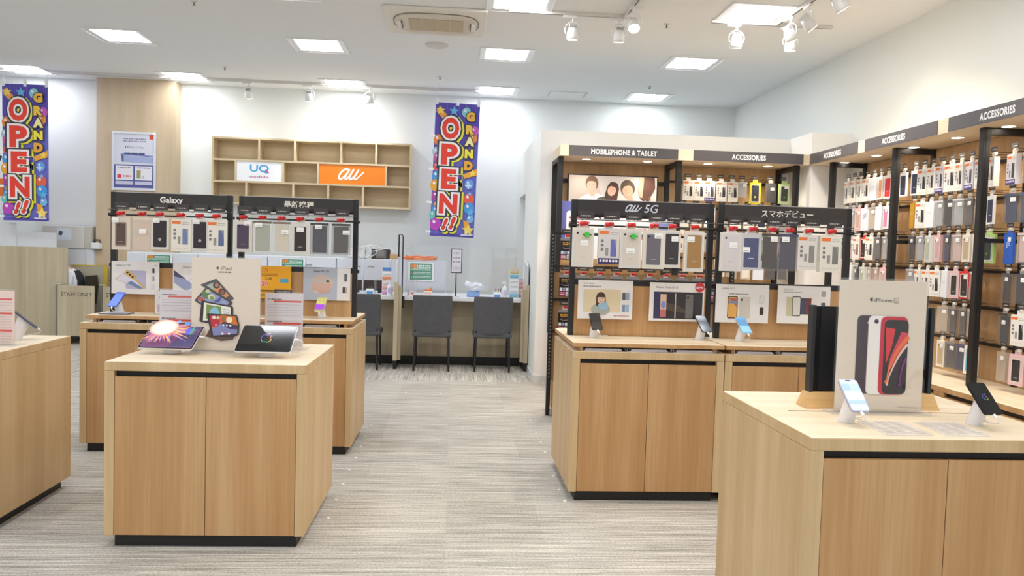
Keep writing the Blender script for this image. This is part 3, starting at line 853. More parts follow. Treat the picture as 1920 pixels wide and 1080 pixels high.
def po_woman(g, w, h):
    g.lines(w * .08, w * .3, h * .9, h * .02, M('#7a7470')); g.lines(w * .08, w * .42, h * .83, h * .02, M('#55504c')); g.rect(w * .1, w * .78, h * .18, h * .76, M('#dbc9a8'))
    person_art(g, w * .42, h * .52, h * .2, '#4a362e', '#e2bfa6', '#a9aaa0', True); g.rrect(w * .38, w * .55, h * .24, h * .42, .004, M('#94b4c8'), .3)
    for i in range(2):
        for j in range(2): g.rect(w * (.81 + .07 * i), w * (.865 + .07 * i), h * (.2 + .31 * j), h * (.38 + .31 * j), M(['#7c8ea4', '#8fb0cc', '#5c5f60', '#8fa4b8'][i + 2 * j]))
    g.lines(w * .66, w * .94, h * .08, h * .025, M('#b98a8e'), 1, .01, 4)
def po_redmi(g, w, h):
    g.text('Redmi  Note10  JE', w * .32, h * .88, h * .055, M('#3a3636')); g.rect(w * .08, w * .97, h * .06, h * .76, M('#332e30', .25)); g.rect(w * .08, w * .22, h * .06, h * .76, M('#3a3d5e', .25))
    g.poly([(w * .2, h * .5), (w * .5, h * .44), (w * .75, h * .2), (w * .2, h * .3)], M('#4b4038')); g.rect(w * .2, w * .31, h * .1, h * .7, M('#e0b9a4')); g.ell(w * .255, h * .42, w * .045, h * .1, M('#7f8fc8')); g.rect(w * .2, w * .31, h * .1, h * .3, M('#b8696a'))
    g.rect(w * .465, w * .485, h * .08, h * .72, M('#bdb9b4')); g.rrect(w * .66, w * .8, h * .08, h * .7, .006, M('#6c6866')); g.ell(w * .7, h * .62, w * .02, w * .02, M('#1d1b1c'))
    g.ell(w * .91, h * .9, w * .085, h * .13, M('#c8343c')); g.text('NEW', w * .91, h * .89, h * .06, M('#f6eeee'), bold=.02)
def po_a21(g, w, h):
    g.text('Galaxy A21', w * .22, h * .9, h * .055, M('#4a4444')); g.lines(w * .24, w * .62, h * .74, h * .02, M('#6d6866'))
    phone_art(g, w * .32, h * .4, w * .19, h * .58, '#2d2b2e', '#e2a858'); g.poly([(w * .24, h * .64), (w * .4, h * .64), (w * .4, h * .42)], M('#b86a62')); g.rect(w * .24, w * .4, h * .5, h * .56, M('#8292b0'))
    g.rrect(w * .45, w * .65, h * .12, h * .68, .006, M('#cfc8bc')); g.ell(w * .49, h * .6, w * .015, h * .03, M('#2a2a2a')); phone_art(g, w * .87, h * .32, w * .07, h * .2, '#4a3a34', '#3a2c28'); phone_art(g, w * .87, h * .62, w * .08, h * .2, '#c8c5c2', '#e2dfdc')
def po_bas(g, w, h):
    g.text('BASIO4', w * .2, h * .9, h * .05, M('#9a9492')); g.lines(w * .1, w * .46, h * .82, h * .018, M('#8c8684')); g.rect(w * .17, w * .34, h * .2, h * .7, M('#c9bf9e')); g.rect(w * .44, w * .56, h * .25, h * .68, M('#474a68')); g.rect(w * .54, w * .64, h * .25, h * .68, M('#7a3c38'))
    phone_art(g, w * .36, h * .46, w * .16, h * .52, '#3c3a3c', '#dcd8d0'); phone_art(g, w * .87, h * .8, w * .08, h * .14, '#77736f', '#a8a4a0'); phone_art(g, w * .87, h * .5, w * .08, h * .14, '#3c3a3c', '#5a5658')
poster(209, 299, 489, 550, 5.815, 'white Galaxy S21 5G poster on the left rear rack', po_s21, -.012)
poster(324, 407, 492, 556, 5.815, 'white Galaxy S21+ 5G poster beside the tablet poster', po_s21p, -.012)
poster(444, 546, 497, 558, 5.815, 'orange-yellow 990 yen price poster on the left rear rack', po_990, -.012)
poster(568, 657, 501, 562, 5.815, 'grey-blue Galaxy A51 5G poster on the left rear rack', po_a51, -.012)
poster(1082, 1186, 524, 597, 4.90, 'white poster of a woman holding a phone, au 5G rack', po_woman)
poster(1216, 1320, 529, 601, 4.90, 'Redmi Note10 JE poster with red NEW badge', po_redmi)
poster(1340, 1441, 532, 604, 4.90, 'white Galaxy A21 poster on the katakana rack', po_a21)
poster(1456, 1556, 535, 606, 4.90, 'BASIO4 poster with blue and red phone covers', po_bas)
#SECTION tabletop
# ---------------------------------------------------------------- phones, tablets and stands on the counters
def basis(yaw): return Matrix.Rotation(yaw, 4, 'Z')


def phone_on_stand(x, y, z, yaw, lean, body, screen_fn, plab, slab, sw=.068, sl=.142, hgt=.10, rad=.028, cable=True, band=True, pname='smartphone', fwd=.045):
    """leaning white post cut parallel to the phone that rests on it"""
    st = thing('display_stand', slab, 'stand', (x, y, z), (0, 0, yaw), 'white display stands')
    n = 28; cy = -fwd; P0 = Vector((0, cy - .004, hgt)); nr = Vector((0, -math.cos(lean), math.sin(lean)))
    vs = []
    for k, (zz, r, oy) in enumerate(((0, rad, 0), (.004, rad, 0))):
        vs += [(r * math.cos(2 * PI * i / n), oy + r * math.sin(2 * PI * i / n), zz) for i in range(n)]
    r = rad * .86
    for i in range(n):
        X, Y = r * math.cos(2 * PI * i / n), cy + r * math.sin(2 * PI * i / n)
        vs.append((X, Y, P0.z - (nr.x * (X - P0.x) + nr.y * (Y - P0.y)) / nr.z - .006))
    g = G(); g.add(vs, [(k * n + i, k * n + (i + 1) % n, (k + 1) * n + (i + 1) % n, (k + 1) * n + i) for k in range(2) for i in range(n)], M('#ece9ea', .35), True)
    g.add(vs, [tuple(range(n))[::-1], tuple(range(2 * n, 3 * n))], M('#ece9ea', .35)); g.build('post', st)
    box1('base_pad', -.02, .02, -.02, .02, 0, .0015, M('#b5b2b4'), st)
    # phone
    mw = basis(yaw); loc = Vector((x, y, z)) + mw @ Vector((0, cy, hgt))
    ph = thing(pname, plab, 'phone' if pname == 'smartphone' else 'tablet', loc, (-lean, 0, yaw), 'display phones' if pname == 'smartphone' else 'display tablets')
    th = .0038
    w, l = sw / 2, sl / 2; rr = sw * .14 if pname == 'smartphone' else .012
    def rr_pts(a, b, r): return [(cx + r * math.cos(math.radians(q + t)), cz + r * math.sin(math.radians(q + t))) for cx, cz, q in ((a - r, b - r, 0), (-a + r, b - r, 90), (-a + r, -b + r, 180), (a - r, -b + r, 270)) for t in (0, 22, 45, 67, 90)]
    g = G(); g.prism(rr_pts(w, l, rr), -th, th, M(body, .3, .3)); g.build('body', ph)
    g = G((0, -th, 0)); bz = .0025 if pname == 'smartphone' else .008
    g.poly(rr_pts(w - .0015, l - .0015, rr * .9), M('#101012', .12)); 
    screen_fn(g, w - bz, l - bz, rr * .75); g.build('screen', ph)
    if cable:
        c = M('#f1efec', .4)
        if pname == 'smartphone':
            d1 = Vector((0, -math.sin(lean) * 0, 0))
            e = mw @ Vector((0.0, cy - l * math.sin(lean), hgt - l * math.cos(lean)))
            e2 = mw @ Vector((0.004, cy - (l + .016) * math.sin(lean), hgt - (l + .016) * math.cos(lean)))
            q = [e2, e2 + mw @ Vector((.012, .01, -.02)), mw @ Vector((.03, .01, .012)), mw @ Vector((.045, .05, .004)), mw @ Vector((.075, .06, .004)), mw @ Vector((.11, .09, .003))]
        else:
            e = mw @ Vector((w + .001, cy, hgt)); e2 = mw @ Vector((w + .022, cy, hgt))
            q = [e2, e2 + mw @ Vector((.012, .03, -.02)), mw @ Vector((w * .6, .09, .01)), mw @ Vector((w * .3, .13, .003)), mw @ Vector((0, .16, .003))]
        o3 = Vector((x, y, z)); g = G(); g.cyl(o3 + e, o3 + e2, .0055, .005, c, 10)
        def cr(P):
            out = []
            for i in range(len(P) - 1):
                a, b, c_, d = P[max(i - 1, 0)], P[i], P[i + 1], P[min(i + 2, len(P) - 1)]
                for t in [k / 5 for k in range(5)]: out.append(.5 * ((2 * b) + (c_ - a) * t + (2 * a - 5 * b + 4 * c_ - d) * t * t + (3 * b - a - 3 * c_ + d) * t ** 3))
            return out + [P[-1]]
        g.tube([o3 + v for v in cr(q)], .0022, c, 6)
        tag(g.build('charging_cable'), 'white charging cable of the ' + plab.split(',')[0].replace('the ', ''), 'cable', 'white charging cables')
    return st, ph


def sc_plain(*cols):
    def f(g, w, l, r):
        g.rrect(-w, w, -l, l, r, M(cols[0], .12, emit=.5)); n = len(cols)
        for i, c in enumerate(cols[1:]):
            g.rect(-w * .98, w * .98, -l * .93 + 1.86 * l * i / (n - 1) * .98, -l * .93 + 1.86 * l * (i + 1) / (n - 1) * .9, M(c, .12, emit=.5))
    return f
def sc_apple(g, w, l, r, h=None, wide=False):
    g.rrect(-w, w, -l, l, r, M('#15171a', .08)); h = h or w * .7; g.o
    for k, c in enumerate(('#6a3fb0', '#3f78c8', '#3aa864', '#c8a83a')): pass
    P = [(0, .33), (.12, .42), (.27, .43), (.40, .34), (.30, .22), (.27, .1), (.31, -.05), (.43, -.15), (.34, -.34), (.2, -.5), (.08, -.47), (-.08, -.47), (-.2, -.5), (-.34, -.34), (-.44, -.08), (-.44, .14), (-.36, .33), (-.2, .43), (0, .36)]
    cs = ['#9a4fc0', '#c84fa0', '#d86a4a', '#d8a83a', '#a8c83a', '#4ac86a', '#3aa8c8', '#4a6ad8', '#7a4fd0']
    for i in range(0, len(P) - 2, 2): g.stroke([(a * h, b * h - h * .05) for a, b in P[i:i + 3]], h * .035, M(cs[(i // 2) % 9], .2, emit=.8))
    g.stroke([(.02 * h, .4 * h), (.08 * h, .5 * h), (.2 * h, .54 * h)], h * .05, M('#8a8ac8', .2, emit=.8))
def sc_home(g, w, l, r):
    g.rrect(-w, w, -l, l, r, M('#aebfd6', .1, emit=.75)); g.rect(-w, w, -l * .25, l * .22, M('#eef2f8', .1, emit=.9)); g.rect(-w * .95, -w * .05, l * .3, l * .75, M('#8fa5c0', .1, emit=.7)); g.rect(w * .05, w * .95, l * .3, l * .75, M('#9db2ca', .1, emit=.7))
    g.rect(-w * .95, w * .95, -l * .6, -l * .35, M('#94a9c4', .1, emit=.7)); g.rrect(-w * .3, w * .3, l * .9, l * .97, l * .02, M('#111'))
def sc_aurora(g, w, l, r):
    """a photograph of a blazing sun burst on the tablet screen"""
    g.rrect(-w, w, -l, l, r, M('#6a4868', .1, emit=.55)); cx, cz = -w * .32, l * .22; rn = random.Random(5)
    g.poly([(w * .1, -l * .9), (w * .96, -l * .9), (w * .96, l * .9), (w * .5, l * .9)], M('#4a4668', .1, emit=.5))
    cs = ['#b06a80', '#d0905f', '#9c5a88', '#d8a878', '#8468a8', '#b8706a', '#745a8c', '#c89a70']
    for i in range(120):
        a = 2 * PI * i / 120 + rn.uniform(-.04, .04); L = rn.uniform(.55, 1.5) * l; L = L * (1.25 if -1.2 < (a if a < PI else a - 2 * PI) < .3 else 1)
        ex, ez = cx + L * 1.15 * math.cos(a), cz + L * math.sin(a); ex = max(-w * .97, min(w * .97, ex)); ez = max(-l * .95, min(l * .95, ez)); b = .03 * l
        g.poly([(cx + b * math.sin(a) * 3, cz - b * math.cos(a) * 3), (ex, ez), (cx - b * math.sin(a) * 3, cz + b * math.cos(a) * 3)], M(cs[i % 8], .1, emit=.7))
    g.ell(w * .7, 0, w * .1, l * .3, M('#5a58b8', .1, emit=.6)); g.ell(w * .84, l * .05, w * .06, l * .35, M('#4a8a7a', .1, emit=.5)); g.ell(w * .5, l * .6, w * .1, l * .14, M('#4a7ac0', .1, emit=.7)); g.ell(w * .12, l * .78, w * .08, l * .1, M('#7a8ac0', .1, emit=.7))
    for k, c in ((.66, '#c88a88'), (.58, '#e0a890'), (.50, '#f0c8a8'), (.43, '#f8e0c8'), (.35, '#ffffff')): g.ell(cx, cz, l * k * 1.15, l * k, M(c, .1, emit=1.0))
def sc_black(g, w, l, r): sc_apple(g, w, l, r, l * .62)
def sc_glit(g, w, l, r):
    g.rrect(-w, w, -l, l, r, M('#b0a860', .15, emit=.5)); rn = random.Random(2)
    for i in range(40): g.ell(rn.uniform(-w, w) * .9, rn.uniform(-.15, .92) * l, w * .1, w * .06, M(rn.choice(['#d8cf90', '#8a9a6a', '#9a8a5a']), .15, emit=.5), n=6)
    g.rect(-w, w, -l * .9, -l * .2, M('#8a3fb8', .15, emit=.6))
p = at(327, 662, Z=.88)
phone_on_stand(p.x - .01, p.y, .8815, -.11, .99, '#e9e7e8', sc_aurora, 'tablet showing a bright sunburst, left of two', 'white round stand under the sunburst tablet', .275, .205, .085, .042, pname='tablet', fwd=.0)
p = at(500, 668, Z=.88)
phone_on_stand(p.x, p.y, .8815, -.03, .99, '#e4e3e6', sc_black, 'tablet with dark screen and rainbow apple, right of two', 'white round stand under the dark tablet', .275, .205, .085, .042, pname='tablet', fwd=.0)
for px, py, Z, yaw, body, fn, pl, sl_ in [
    (1586, 790, .88, .0, '#b9b4d4', sc_home, 'pale phone with lit home screen, right foreground counter', 'white stand under the pale lit phone'),
    (1826, 795, .88, .0, '#1a1b1f', sc_apple, 'black phone with rainbow apple outline, right foreground counter', 'white stand under the black phone at right'),
    (1113, 632, .93, .05, '#2a2826', sc_plain('#2b2928', '#3a3532', '#242322'), 'dark phone left on the au 5G counter', 'white stand under the left au 5G phone'),
    (1311, 636, .93, .19, '#2a2b30', sc_plain('#1c222c', '#2b3644'), 'dark phone right on the au 5G counter', 'white stand under the right au 5G phone'),
    (1386, 639, .93, .14, '#c9ccd4', sc_plain('#5f8fbc', '#7fb0d8', '#5a88b4'), 'blue-screened phone under the Galaxy A21 poster', 'white stand under the blue-screened phone'),
    (226, 583, .93, -.18, '#5a6fc8', sc_plain('#5a6ad0', '#6a80dc'), 'blue phone under the Galaxy S21 poster', 'white stand under the blue phone, left rear counter'),
    (604, 592, .93, -.065, '#e4e0dc', sc_glit, 'phone with gold and purple screen, left rear counter', 'white stand under the gold and purple phone')]:
    p = at(px, py, Z=Z + .001)
    if p.y > 5.5: p.y = 5.70; p.x = at(px, py, Y=5.70).x
    phone_on_stand(p.x, p.y, Z + .0005, yaw, .88, body, fn, pl, sl_)
p = at(33, 634, Z=.88)
phone_on_stand(-2.375, 4.52, .8805, PI - 1.15, .85, '#4d5c86', sc_black, 'blue phone seen from behind, left edge counter', 'white stand under the phone seen from behind', .078, .16, .115, .032)

# acrylic poster holders
def holder(x0, y0, w, h, z, lab, fn, rot=0, card='#e3d3c0', foot=True):
    o = thing('acrylic_poster_stand', lab, 'poster stand', (x0, y0, z), (0, 0, rot))
    g = G((0, -.002, .012)); g.box(0, w, -.002, .002, .012, .012 + h, M(card, .4)); fn(g, w, h); g.build('poster', o)
    g = G(); g.box(-.006, w + .006, -.007, -.004, 0, h + .02, ACRY); g.box(-.006, w + .006, .004, .007, 0, h + .02, ACRY)
    if foot: g.box(-.03, w + .03, -.05, .06, 0, .004, CLEAR)
    g.build('acrylic_sleeve', o)
    return o
def po_ipad(g, w, h):
    dk = M('#332c2c'); g.apple(w * .375, h * .893, h * .036, dk); g.text('iPad', w * .50, h * .89, h * .034, dk, w=w * .15); g.lines(w * .38, w * .58, h * .84, h * .012, M('#5a504c'))
    Q = lambda pts, c: g.poly([((x - 25) / 720 * w, (1 - (y - 20) / 1020) * h) for x, y in pts], M(c, .35))
    E = lambda x, y, a, b, c, r=0: g.ell((x - 25) / 720 * w, (1 - (y - 20) / 1020) * h, a / 720 * w, b / 720 * w, M(c, .4), r, 14)
    Q([(112, 322), (278, 250), (292, 258), (472, 462), (462, 474), (425, 495), (300, 440)], '#3a2d2c'); Q([(178, 326), (286, 282), (420, 432), (385, 458), (300, 420)], '#d88a3c'); Q([(178, 326), (286, 282), (336, 336), (240, 372)], '#a8b4a4')
    for x, y, c in ((285, 322, '#3a2822'), (345, 392, '#4a2a20')): E(x, y, 38, 36, c)
    for x, y, c in ((288, 322, '#a87860'), (348, 398, '#8a5440')): E(x, y, 21, 25, c)
    Q([(60, 490), (178, 345), (196, 345), (458, 500), (458, 512), (436, 552), (120, 540), (66, 505)], '#3c3032'); Q([(88, 492), (186, 368), (424, 506), (404, 536), (130, 526)], '#8f9ac0')
    E(175, 430, 52, 38, '#5a7a4c', -.7); E(130, 480, 40, 24, '#b8564a', -.3); E(195, 390, 26, 20, '#c8c49a'); E(235, 455, 40, 32, '#dcd8ae', -.4); E(240, 465, 26, 20, '#7a9a5c', -.4); E(315, 480, 16, 34, '#5450a0', -.6); E(300, 490, 36, 10, '#6a5ab0', .3); E(370, 510, 30, 16, '#9aa4cc')
    Q([(132, 498), (150, 494), (455, 550), (466, 560), (466, 700), (205, 740), (118, 728), (112, 716)], '#3b2f33'); Q([(158, 514), (440, 560), (440, 690), (150, 716)], '#e8e4dc'); Q([(186, 536), (340, 556), (350, 690), (180, 700)], '#7a9350'); Q([(222, 600), (262, 560), (300, 570), (330, 640), (200, 680)], '#8cbcd4')
    for k in range(3): Q([(362, 580 + 24 * k), (430, 588 + 24 * k), (430, 594 + 24 * k), (362, 586 + 24 * k)], '#9c98a8')
    Q([(224, 800), (184, 886), (345, 934), (470, 915), (480, 880)], '#5e4840')
    Q([(192, 640), (204, 634), (498, 644), (510, 652), (536, 755), (528, 860), (470, 890), (250, 892), (240, 884)], '#3c3236'); Q([(222, 650), (492, 657), (520, 752), (512, 850), (262, 876)], '#d8742c'); Q([(222, 650), (330, 653), (330, 760), (240, 780)], '#b83440'); Q([(340, 740), (420, 790), (516, 790), (512, 850), (262, 876), (250, 800)], '#8288b8'); Q([(340, 736), (372, 720), (520, 760), (516, 800), (430, 800)], '#4a3a5a')
    for x, y, a, b, c in ((268, 676, 20, 18, '#ecdcc8'), (310, 678, 18, 18, '#d8ccba'), (430, 698, 34, 34, '#f0e4c0'), (368, 690, 24, 26, '#9a6a50'), (290, 758, 22, 22, '#c83a44'), (290, 758, 9, 9, '#f0e6e6'), (370, 758, 11, 11, '#e0e6ee'), (405, 758, 11, 11, '#c8d4e4'), (442, 760, 11, 11, '#e0e6ee'), (360, 852, 14, 12, '#e6e8f0'), (395, 851, 14, 12, '#c86a8a'), (430, 850, 14, 12, '#e6e8f0')): E(x, y, a, b, c)
holder(-1.325, 4.17, .345, .475, .8805, 'tall tablet poster in acrylic stand between two tablets', po_ipad, -.04, '#e6d5c3')
def po_se(g, w, h):
    dk = M('#3a3130'); g.apple(w * .365, h * .856, h * .036, dk); g.text('iPhone', w * .50, h * .85, h * .032, dk, w=w * .20)
    g.rrect(w * .62, w * .675, h * .83, h * .868, .003, dk); g.rrect(w * .624, w * .671, h * .833, h * .865, .0025, M('#e6d5c3')); g.text('SE', w * .6475, h * .849, h * .014, dk)
    g.rrect(w * .215, w * .42, h * .125, h * .73, .018, M('#2e2430', .3)); g.rrect(w * .235, w * .42, h * .13, h * .725, .016, M('#3c2430', .3)); g.ell(w * .345, h * .675, w * .016, w * .016, M('#e6dcd4'))
    g.rrect(w * .338, w * .6, h * .117, h * .733, .018, M('#b9aca2', .3)); g.rrect(w * .345, w * .6, h * .12, h * .73, .018, M('#efe9e4', .3)); g.ell(w * .43, h * .685, w * .026, w * .026, M('#4a4650')); g.ell(w * .43, h * .685, w * .012, w * .012, M('#17171c'))
    g.rrect(w * .48, w * .79, h * .12, h * .725, .02, M('#c8283c', .3)); g.rrect(w * .525, w * .8, h * .125, h * .70, .018, M('#2c2022', .2))
    g.poly([(w * .54, h * .64), (w * .65, h * .63), (w * .62, h * .5), (w * .56, h * .36)], M('#d8343c')); g.poly([(w * .72, h * .61), (w * .8, h * .60), (w * .79, h * .5), (w * .66, h * .36), (w * .58, h * .3), (w * .6, h * .4)], M('#d63c50'))
    g.stroke([(w * .79, h * .56), (w * .68, h * .46), (w * .60, h * .32), (w * .575, h * .22)], w * .05, M('#e8703a'), w * .01); g.stroke([(w * .79, h * .51), (w * .7, h * .42), (w * .61, h * .28), (w * .58, h * .2)], w * .03, M('#d8c0b4'), w * .01); g.stroke([(w * .78, h * .4), (w * .74, h * .32), (w * .72, h * .2)], w * .035, M('#7a3a78'), w * .01)
    g.lines(w * .72, w * .95, h * .02, h * .006, M('#9a8c80'))
holder(1.437, 2.86, .335, .485, .8815, 'tall phone poster in acrylic on the right foreground counter', po_se, -.02, '#e4d4c2')
def po_price(seed, reds):
    def f(g, w, h):
        for k, v in enumerate(reds):
            g.lines(w * .06, w * .45, h * (v + .045), h * .018, M('#55504c'), 1, .01, seed + k); g.rect(w * .22, w * .96, h * v, h * (v + .035), M('#d8493e'))
            g.lines(w * .06, w * .95, h * (v - .05), h * .010, M('#b9b2b6'), 5, h * .05, seed + k); 
            for q in range(1, 5): g.rect(w * .19 * q, w * .19 * q + .0006, h * (v - .28), h * v, M('#c5bec2'))
    return f
holder(-1.565, 4.40, .195, .29, .8805, 'white price sheet stand behind the sunburst tablet', po_price(3, (.86, .42)), -.02, '#ddd5d8')
holder(-1.0, 4.36, .20, .29, .8805, 'white price sheet stand behind the dark tablet', po_price(9, (.83, .42)), -.02, '#ddd5d8')
tag(box1('acrylic_base_bar', -1.62, -.79, 4.215, 4.30, .8802, .886, CLEAR), 'long clear acrylic base strip behind the two tablets', 'acrylic strip')
holder(-2.50, 4.30, .245, .27, .8805, 'pink and white price sheet with red bands, left edge counter', po_price(5, (.82, .55, .22)), -.05, '#eccfc6')
holder(-2.03, 5.62, .135, .155, .9305, 'small white card stand left of the tablet poster', lambda g, w, h: (g.lines(w * .2, w * .8, h * .7, h * .05, M('#6a6466')), g.rrect(w * .1, w * .9, h * .06, h * .42, .01, M('#c8b0c0')), g.ell(w * .5, h * .28, w * .12, h * .14, M('#6a4a58'))), 0, '#e9e4e6', False)
holder(-1.235, 5.64, .125, .185, .9305, 'dark card stand with cream flip phone picture', lambda g, w, h: (g.text('Galaxy Z Flip3 5G', w * .5, h * .93, h * .045, M('#e9e4e0'), w=w * .7), g.rrect(w * .16, w * .84, h * .04, h * .86, .008, M('#f0e6c8')), g.rrect(w * .18, w * .82, h * .66, h * .84, .006, M('#3a2f3a'))), 0, '#231c20', False)
t = thing('flip_phone', 'dark folding phone standing upright with light blue screen', 'phone', (-1.38, 5.66, .9305), (0, 0, -.1))
g = G(); g.prism([(-.038, 0), (.036, 0), (.044, .165), (-.022, .17)], -.006, .004, M('#22303e', .3)); g.build('body', t)
g = G((0, -.0062, 0)); g.poly([(-.028, .075), (.034, .06), (.036, .11), (-.02, .125)], M('#86a8e0', .15, emit=.5)); g.poly([(-.028, .075), (.034, .06), (.034, .09)], M('#b4c8ee', .15, emit=.5)); g.build('screen', t)
box1('foot', -.045, .05, -.02, .04, 0, .004, M('#e9e7e4'), t)
# D: laminated sheets and the black display on its wooden wedge
for xs, lab in (((1.446, 1.616, 1.601, 1.437), 'left laminated sheet lying on the right foreground counter'), ((1.652, 1.817, 1.80, 1.645), 'right laminated sheet lying on the right foreground counter')):
    a, b, c, d = xs; g = G()
    q = [(d, 2.488), (c, 2.494), (b, 2.715), (a, 2.705)]
    g.add([(x, y, .8803) for x, y in q] + [(x, y, .8812) for x, y in q], [(4, 5, 6, 7), (0, 1, 5, 4), (1, 2, 6, 5), (2, 3, 7, 6), (3, 0, 4, 7)], M('#e2d9cf', .25))
    for k in range(9): 
        y = 2.69 - .021 * k
        for j in range(3): g.add([(d + .015 + j * .05, y, .8815), (d + .015 + j * .05 + .03 + .004 * ((k * 7 + j * 3) % 4), y, .8815), (d + .015 + j * .05 + .03 + .004 * ((k * 7 + j * 3) % 4), y + .006, .8815), (d + .015 + j * .05, y + .006, .8815)], [(0, 1, 2, 3)], M('#b4aca6'))
    tag(g.build('laminated_sheet'), lab, 'sheet', 'laminated sheets on the right counter')
t = thing('display_board', 'black upright display board on pale wooden wedge, behind phone poster', 'display board', (1.36, 2.97, .8802))
g = G(); n_ = [(-.0, -.05), (0, .05), (0, .02), (0, -.02)]
g.add([(0, -.05, 0), (.53, -.05, 0), (.53, .05, 0), (0, .05, 0), (.012, -.022, .06), (.518, -.022, .06), (.518, .022, .06), (.012, .022, .06)], [(0, 1, 5, 4), (1, 2, 6, 5), (2, 3, 7, 6), (3, 0, 4, 7), (4, 5, 6, 7)], PV); g.build('wooden_base', t)
g = G(); g.box(.02, .035, -.02, .02, .06, .395, BK2, .001); g.box(.495, .51, -.02, .02, .06, .395, BK2, .001); g.box(.035, .495, .0, .012, .06, .39, M('#1d1f24', .15)); g.box(.06, .47, -.006, -.001, .065, .385, M('#23262c', .12)); g.build('panel', t)
#SECTION walls
# ---------------------------------------------------------------- product racks built into the enclosure
ZB, ZT = 2.44, 2.552                       # canopy underside and top
CHAR = M('#575254', .35)


def canopy(name_lab, length, depth, loc, rz, signs):
    """wooden canopy with dark name boards; origin at the front left end, runs along +x, goes back along +y"""
    o = thing('rack_canopy', name_lab, 'canopy', loc, (0, 0, rz), 'wooden canopies over the wall racks')
    box1('canopy_board', 0, length, 0, depth, 0, ZT - ZB, WX, o, .002)
    for x0, x1, tx in signs:
        g = G((0, -.006, 0)); g.box(x0, x1, -.006, 0, .004, ZT - ZB - .001, CHAR)
        if tx: g.text(tx[0], tx[1], (ZT - ZB) * .5, (ZT - ZB) * .46, M('#f4f2f0', .5), bold=.032, sp=1.08, w=tx[2])
        g.build('name_board', o)
    return o
canopy('wooden canopy reading MOBILEPHONE & TABLET and ACCESSORIES over the back racks', 3.74 - 1.072, EY - 8.2, (1.072, 8.2, ZB), 0,
       [(.09, 1.235, ('MOBILEPHONE & TABLET', .665, .69)), (1.40, 2.58, ('ACCESSORIES', 1.99, .365))])
canopy('wooden canopy reading ACCESSORIES three times over the right wall racks', 8.2 - 1.6, WXR - 3.715, (3.715, 8.2, ZB), RW,
       [(.03, 1.02, ('ACCESSORIES', .525, .36)), (1.15, 2.24, ('ACCESSORIES', 1.62, .36)), (2.38, 3.45, ('ACCESSORIES', 2.92, .36)), (3.6, 4.7, ('ACCESSORIES', 4.15, .36)), (4.85, 5.95, None)])


def downlight(x, y, lab, first=[None]):
    if first[0] is None:
        o = thing('downlight', lab, 'downlight', (x, y, ZB), group='round canopy downlights'); first[0] = o
        G().lathe([(.055, 0), (.055, -.003), (.045, -.004), (.045, -.001)], M('#e9e2d8', .3)).build('trim_ring', o)
        G().lathe([(.046, -.002), (.001, -.0022)], M('#fff2dc', .5, emit=14)).build('lens', o)
    else:
        o = copy_tree(first[0]); o.location = (x, y, ZB); tag(o, lab, 'downlight', 'round canopy downlights')
    L = bpy.data.lights.new('downlight_lamp', 'SPOT'); L.energy = DOWN_W; L.color = (1, .86, .68); L.spot_size = math.radians(130); L.spot_blend = .7; L.shadow_soft_size = .045
    lo = bpy.data.objects.new('downlight_lamp', L); COL.objects.link(lo); lo.parent = o; lo.location = (0, 0, -.01)
for x, l in [(1.38, 'leftmost downlight under the back canopy'), (2.04, 'second downlight from the left under the back canopy'), (2.70, 'third downlight from the left under the back canopy'), (3.36, 'rightmost downlight under the back canopy')]: downlight(x, 8.42, l)
for y, l in [(7.86, 'farthest downlight under the right wall canopy'), (7.24, 'second farthest downlight under the right wall canopy'), (6.64, 'third downlight from the corner, right wall canopy'), (6.04, 'fourth downlight from the corner, right wall canopy'), (5.46, 'nearest visible downlight under the right wall canopy')]: downlight(3.93, y, l)
for y in (4.86, 4.26, 3.6, 3.0): downlight(3.93, y, 'downlight of the right canopy, outside the picture')


def upright(x, y, z0, rz, depth, lab, w=.05):
    """open rectangular steel frame that reaches from the wall to the front"""
    o = thing('rack_upright', lab, 'rack frame', (x, y, z0), (0, 0, rz), 'black rack uprights')
    h = ZB - z0
    g = G(); g.box(-w / 2, w / 2, 0, .055, 0, h, BK, .003); g.box(-w / 2 - .001, w / 2 + .001, .02, .026, 0, h, M('#0e0e0f')); g.build('front_post', o)
    g = G(); g.box(-w / 2, w / 2, depth - .04, depth, 0, h, BK, .003); g.build('rear_post', o)
    for n, z in (('top_bar', h - .05), ('middle_bar', h * .56)): box1(n, -w / 2, w / 2, .055, depth - .04, z, z + .045 if n == 'top_bar' else z + .03, BK, o)
    return o
for y, l in [(7.88, 'black upright frame nearest the corner on the right wall'), (6.72, 'black upright frame in the middle of the right wall'), (5.56, 'nearest black upright frame on the right wall'), (4.40, 'black upright frame beyond the right picture edge')]:
    upright(3.80, y, .552, RW, WXR - 3.80, l)
for x, l in [(1.09, 'black upright frame at the left end of the back racks'), (2.345, 'black upright frame between the two back racks'), (3.62, 'black upright frame at the right end of the back racks')]:
    upright(x, 8.26, .552, 0, EY - 8.26, l, .055)
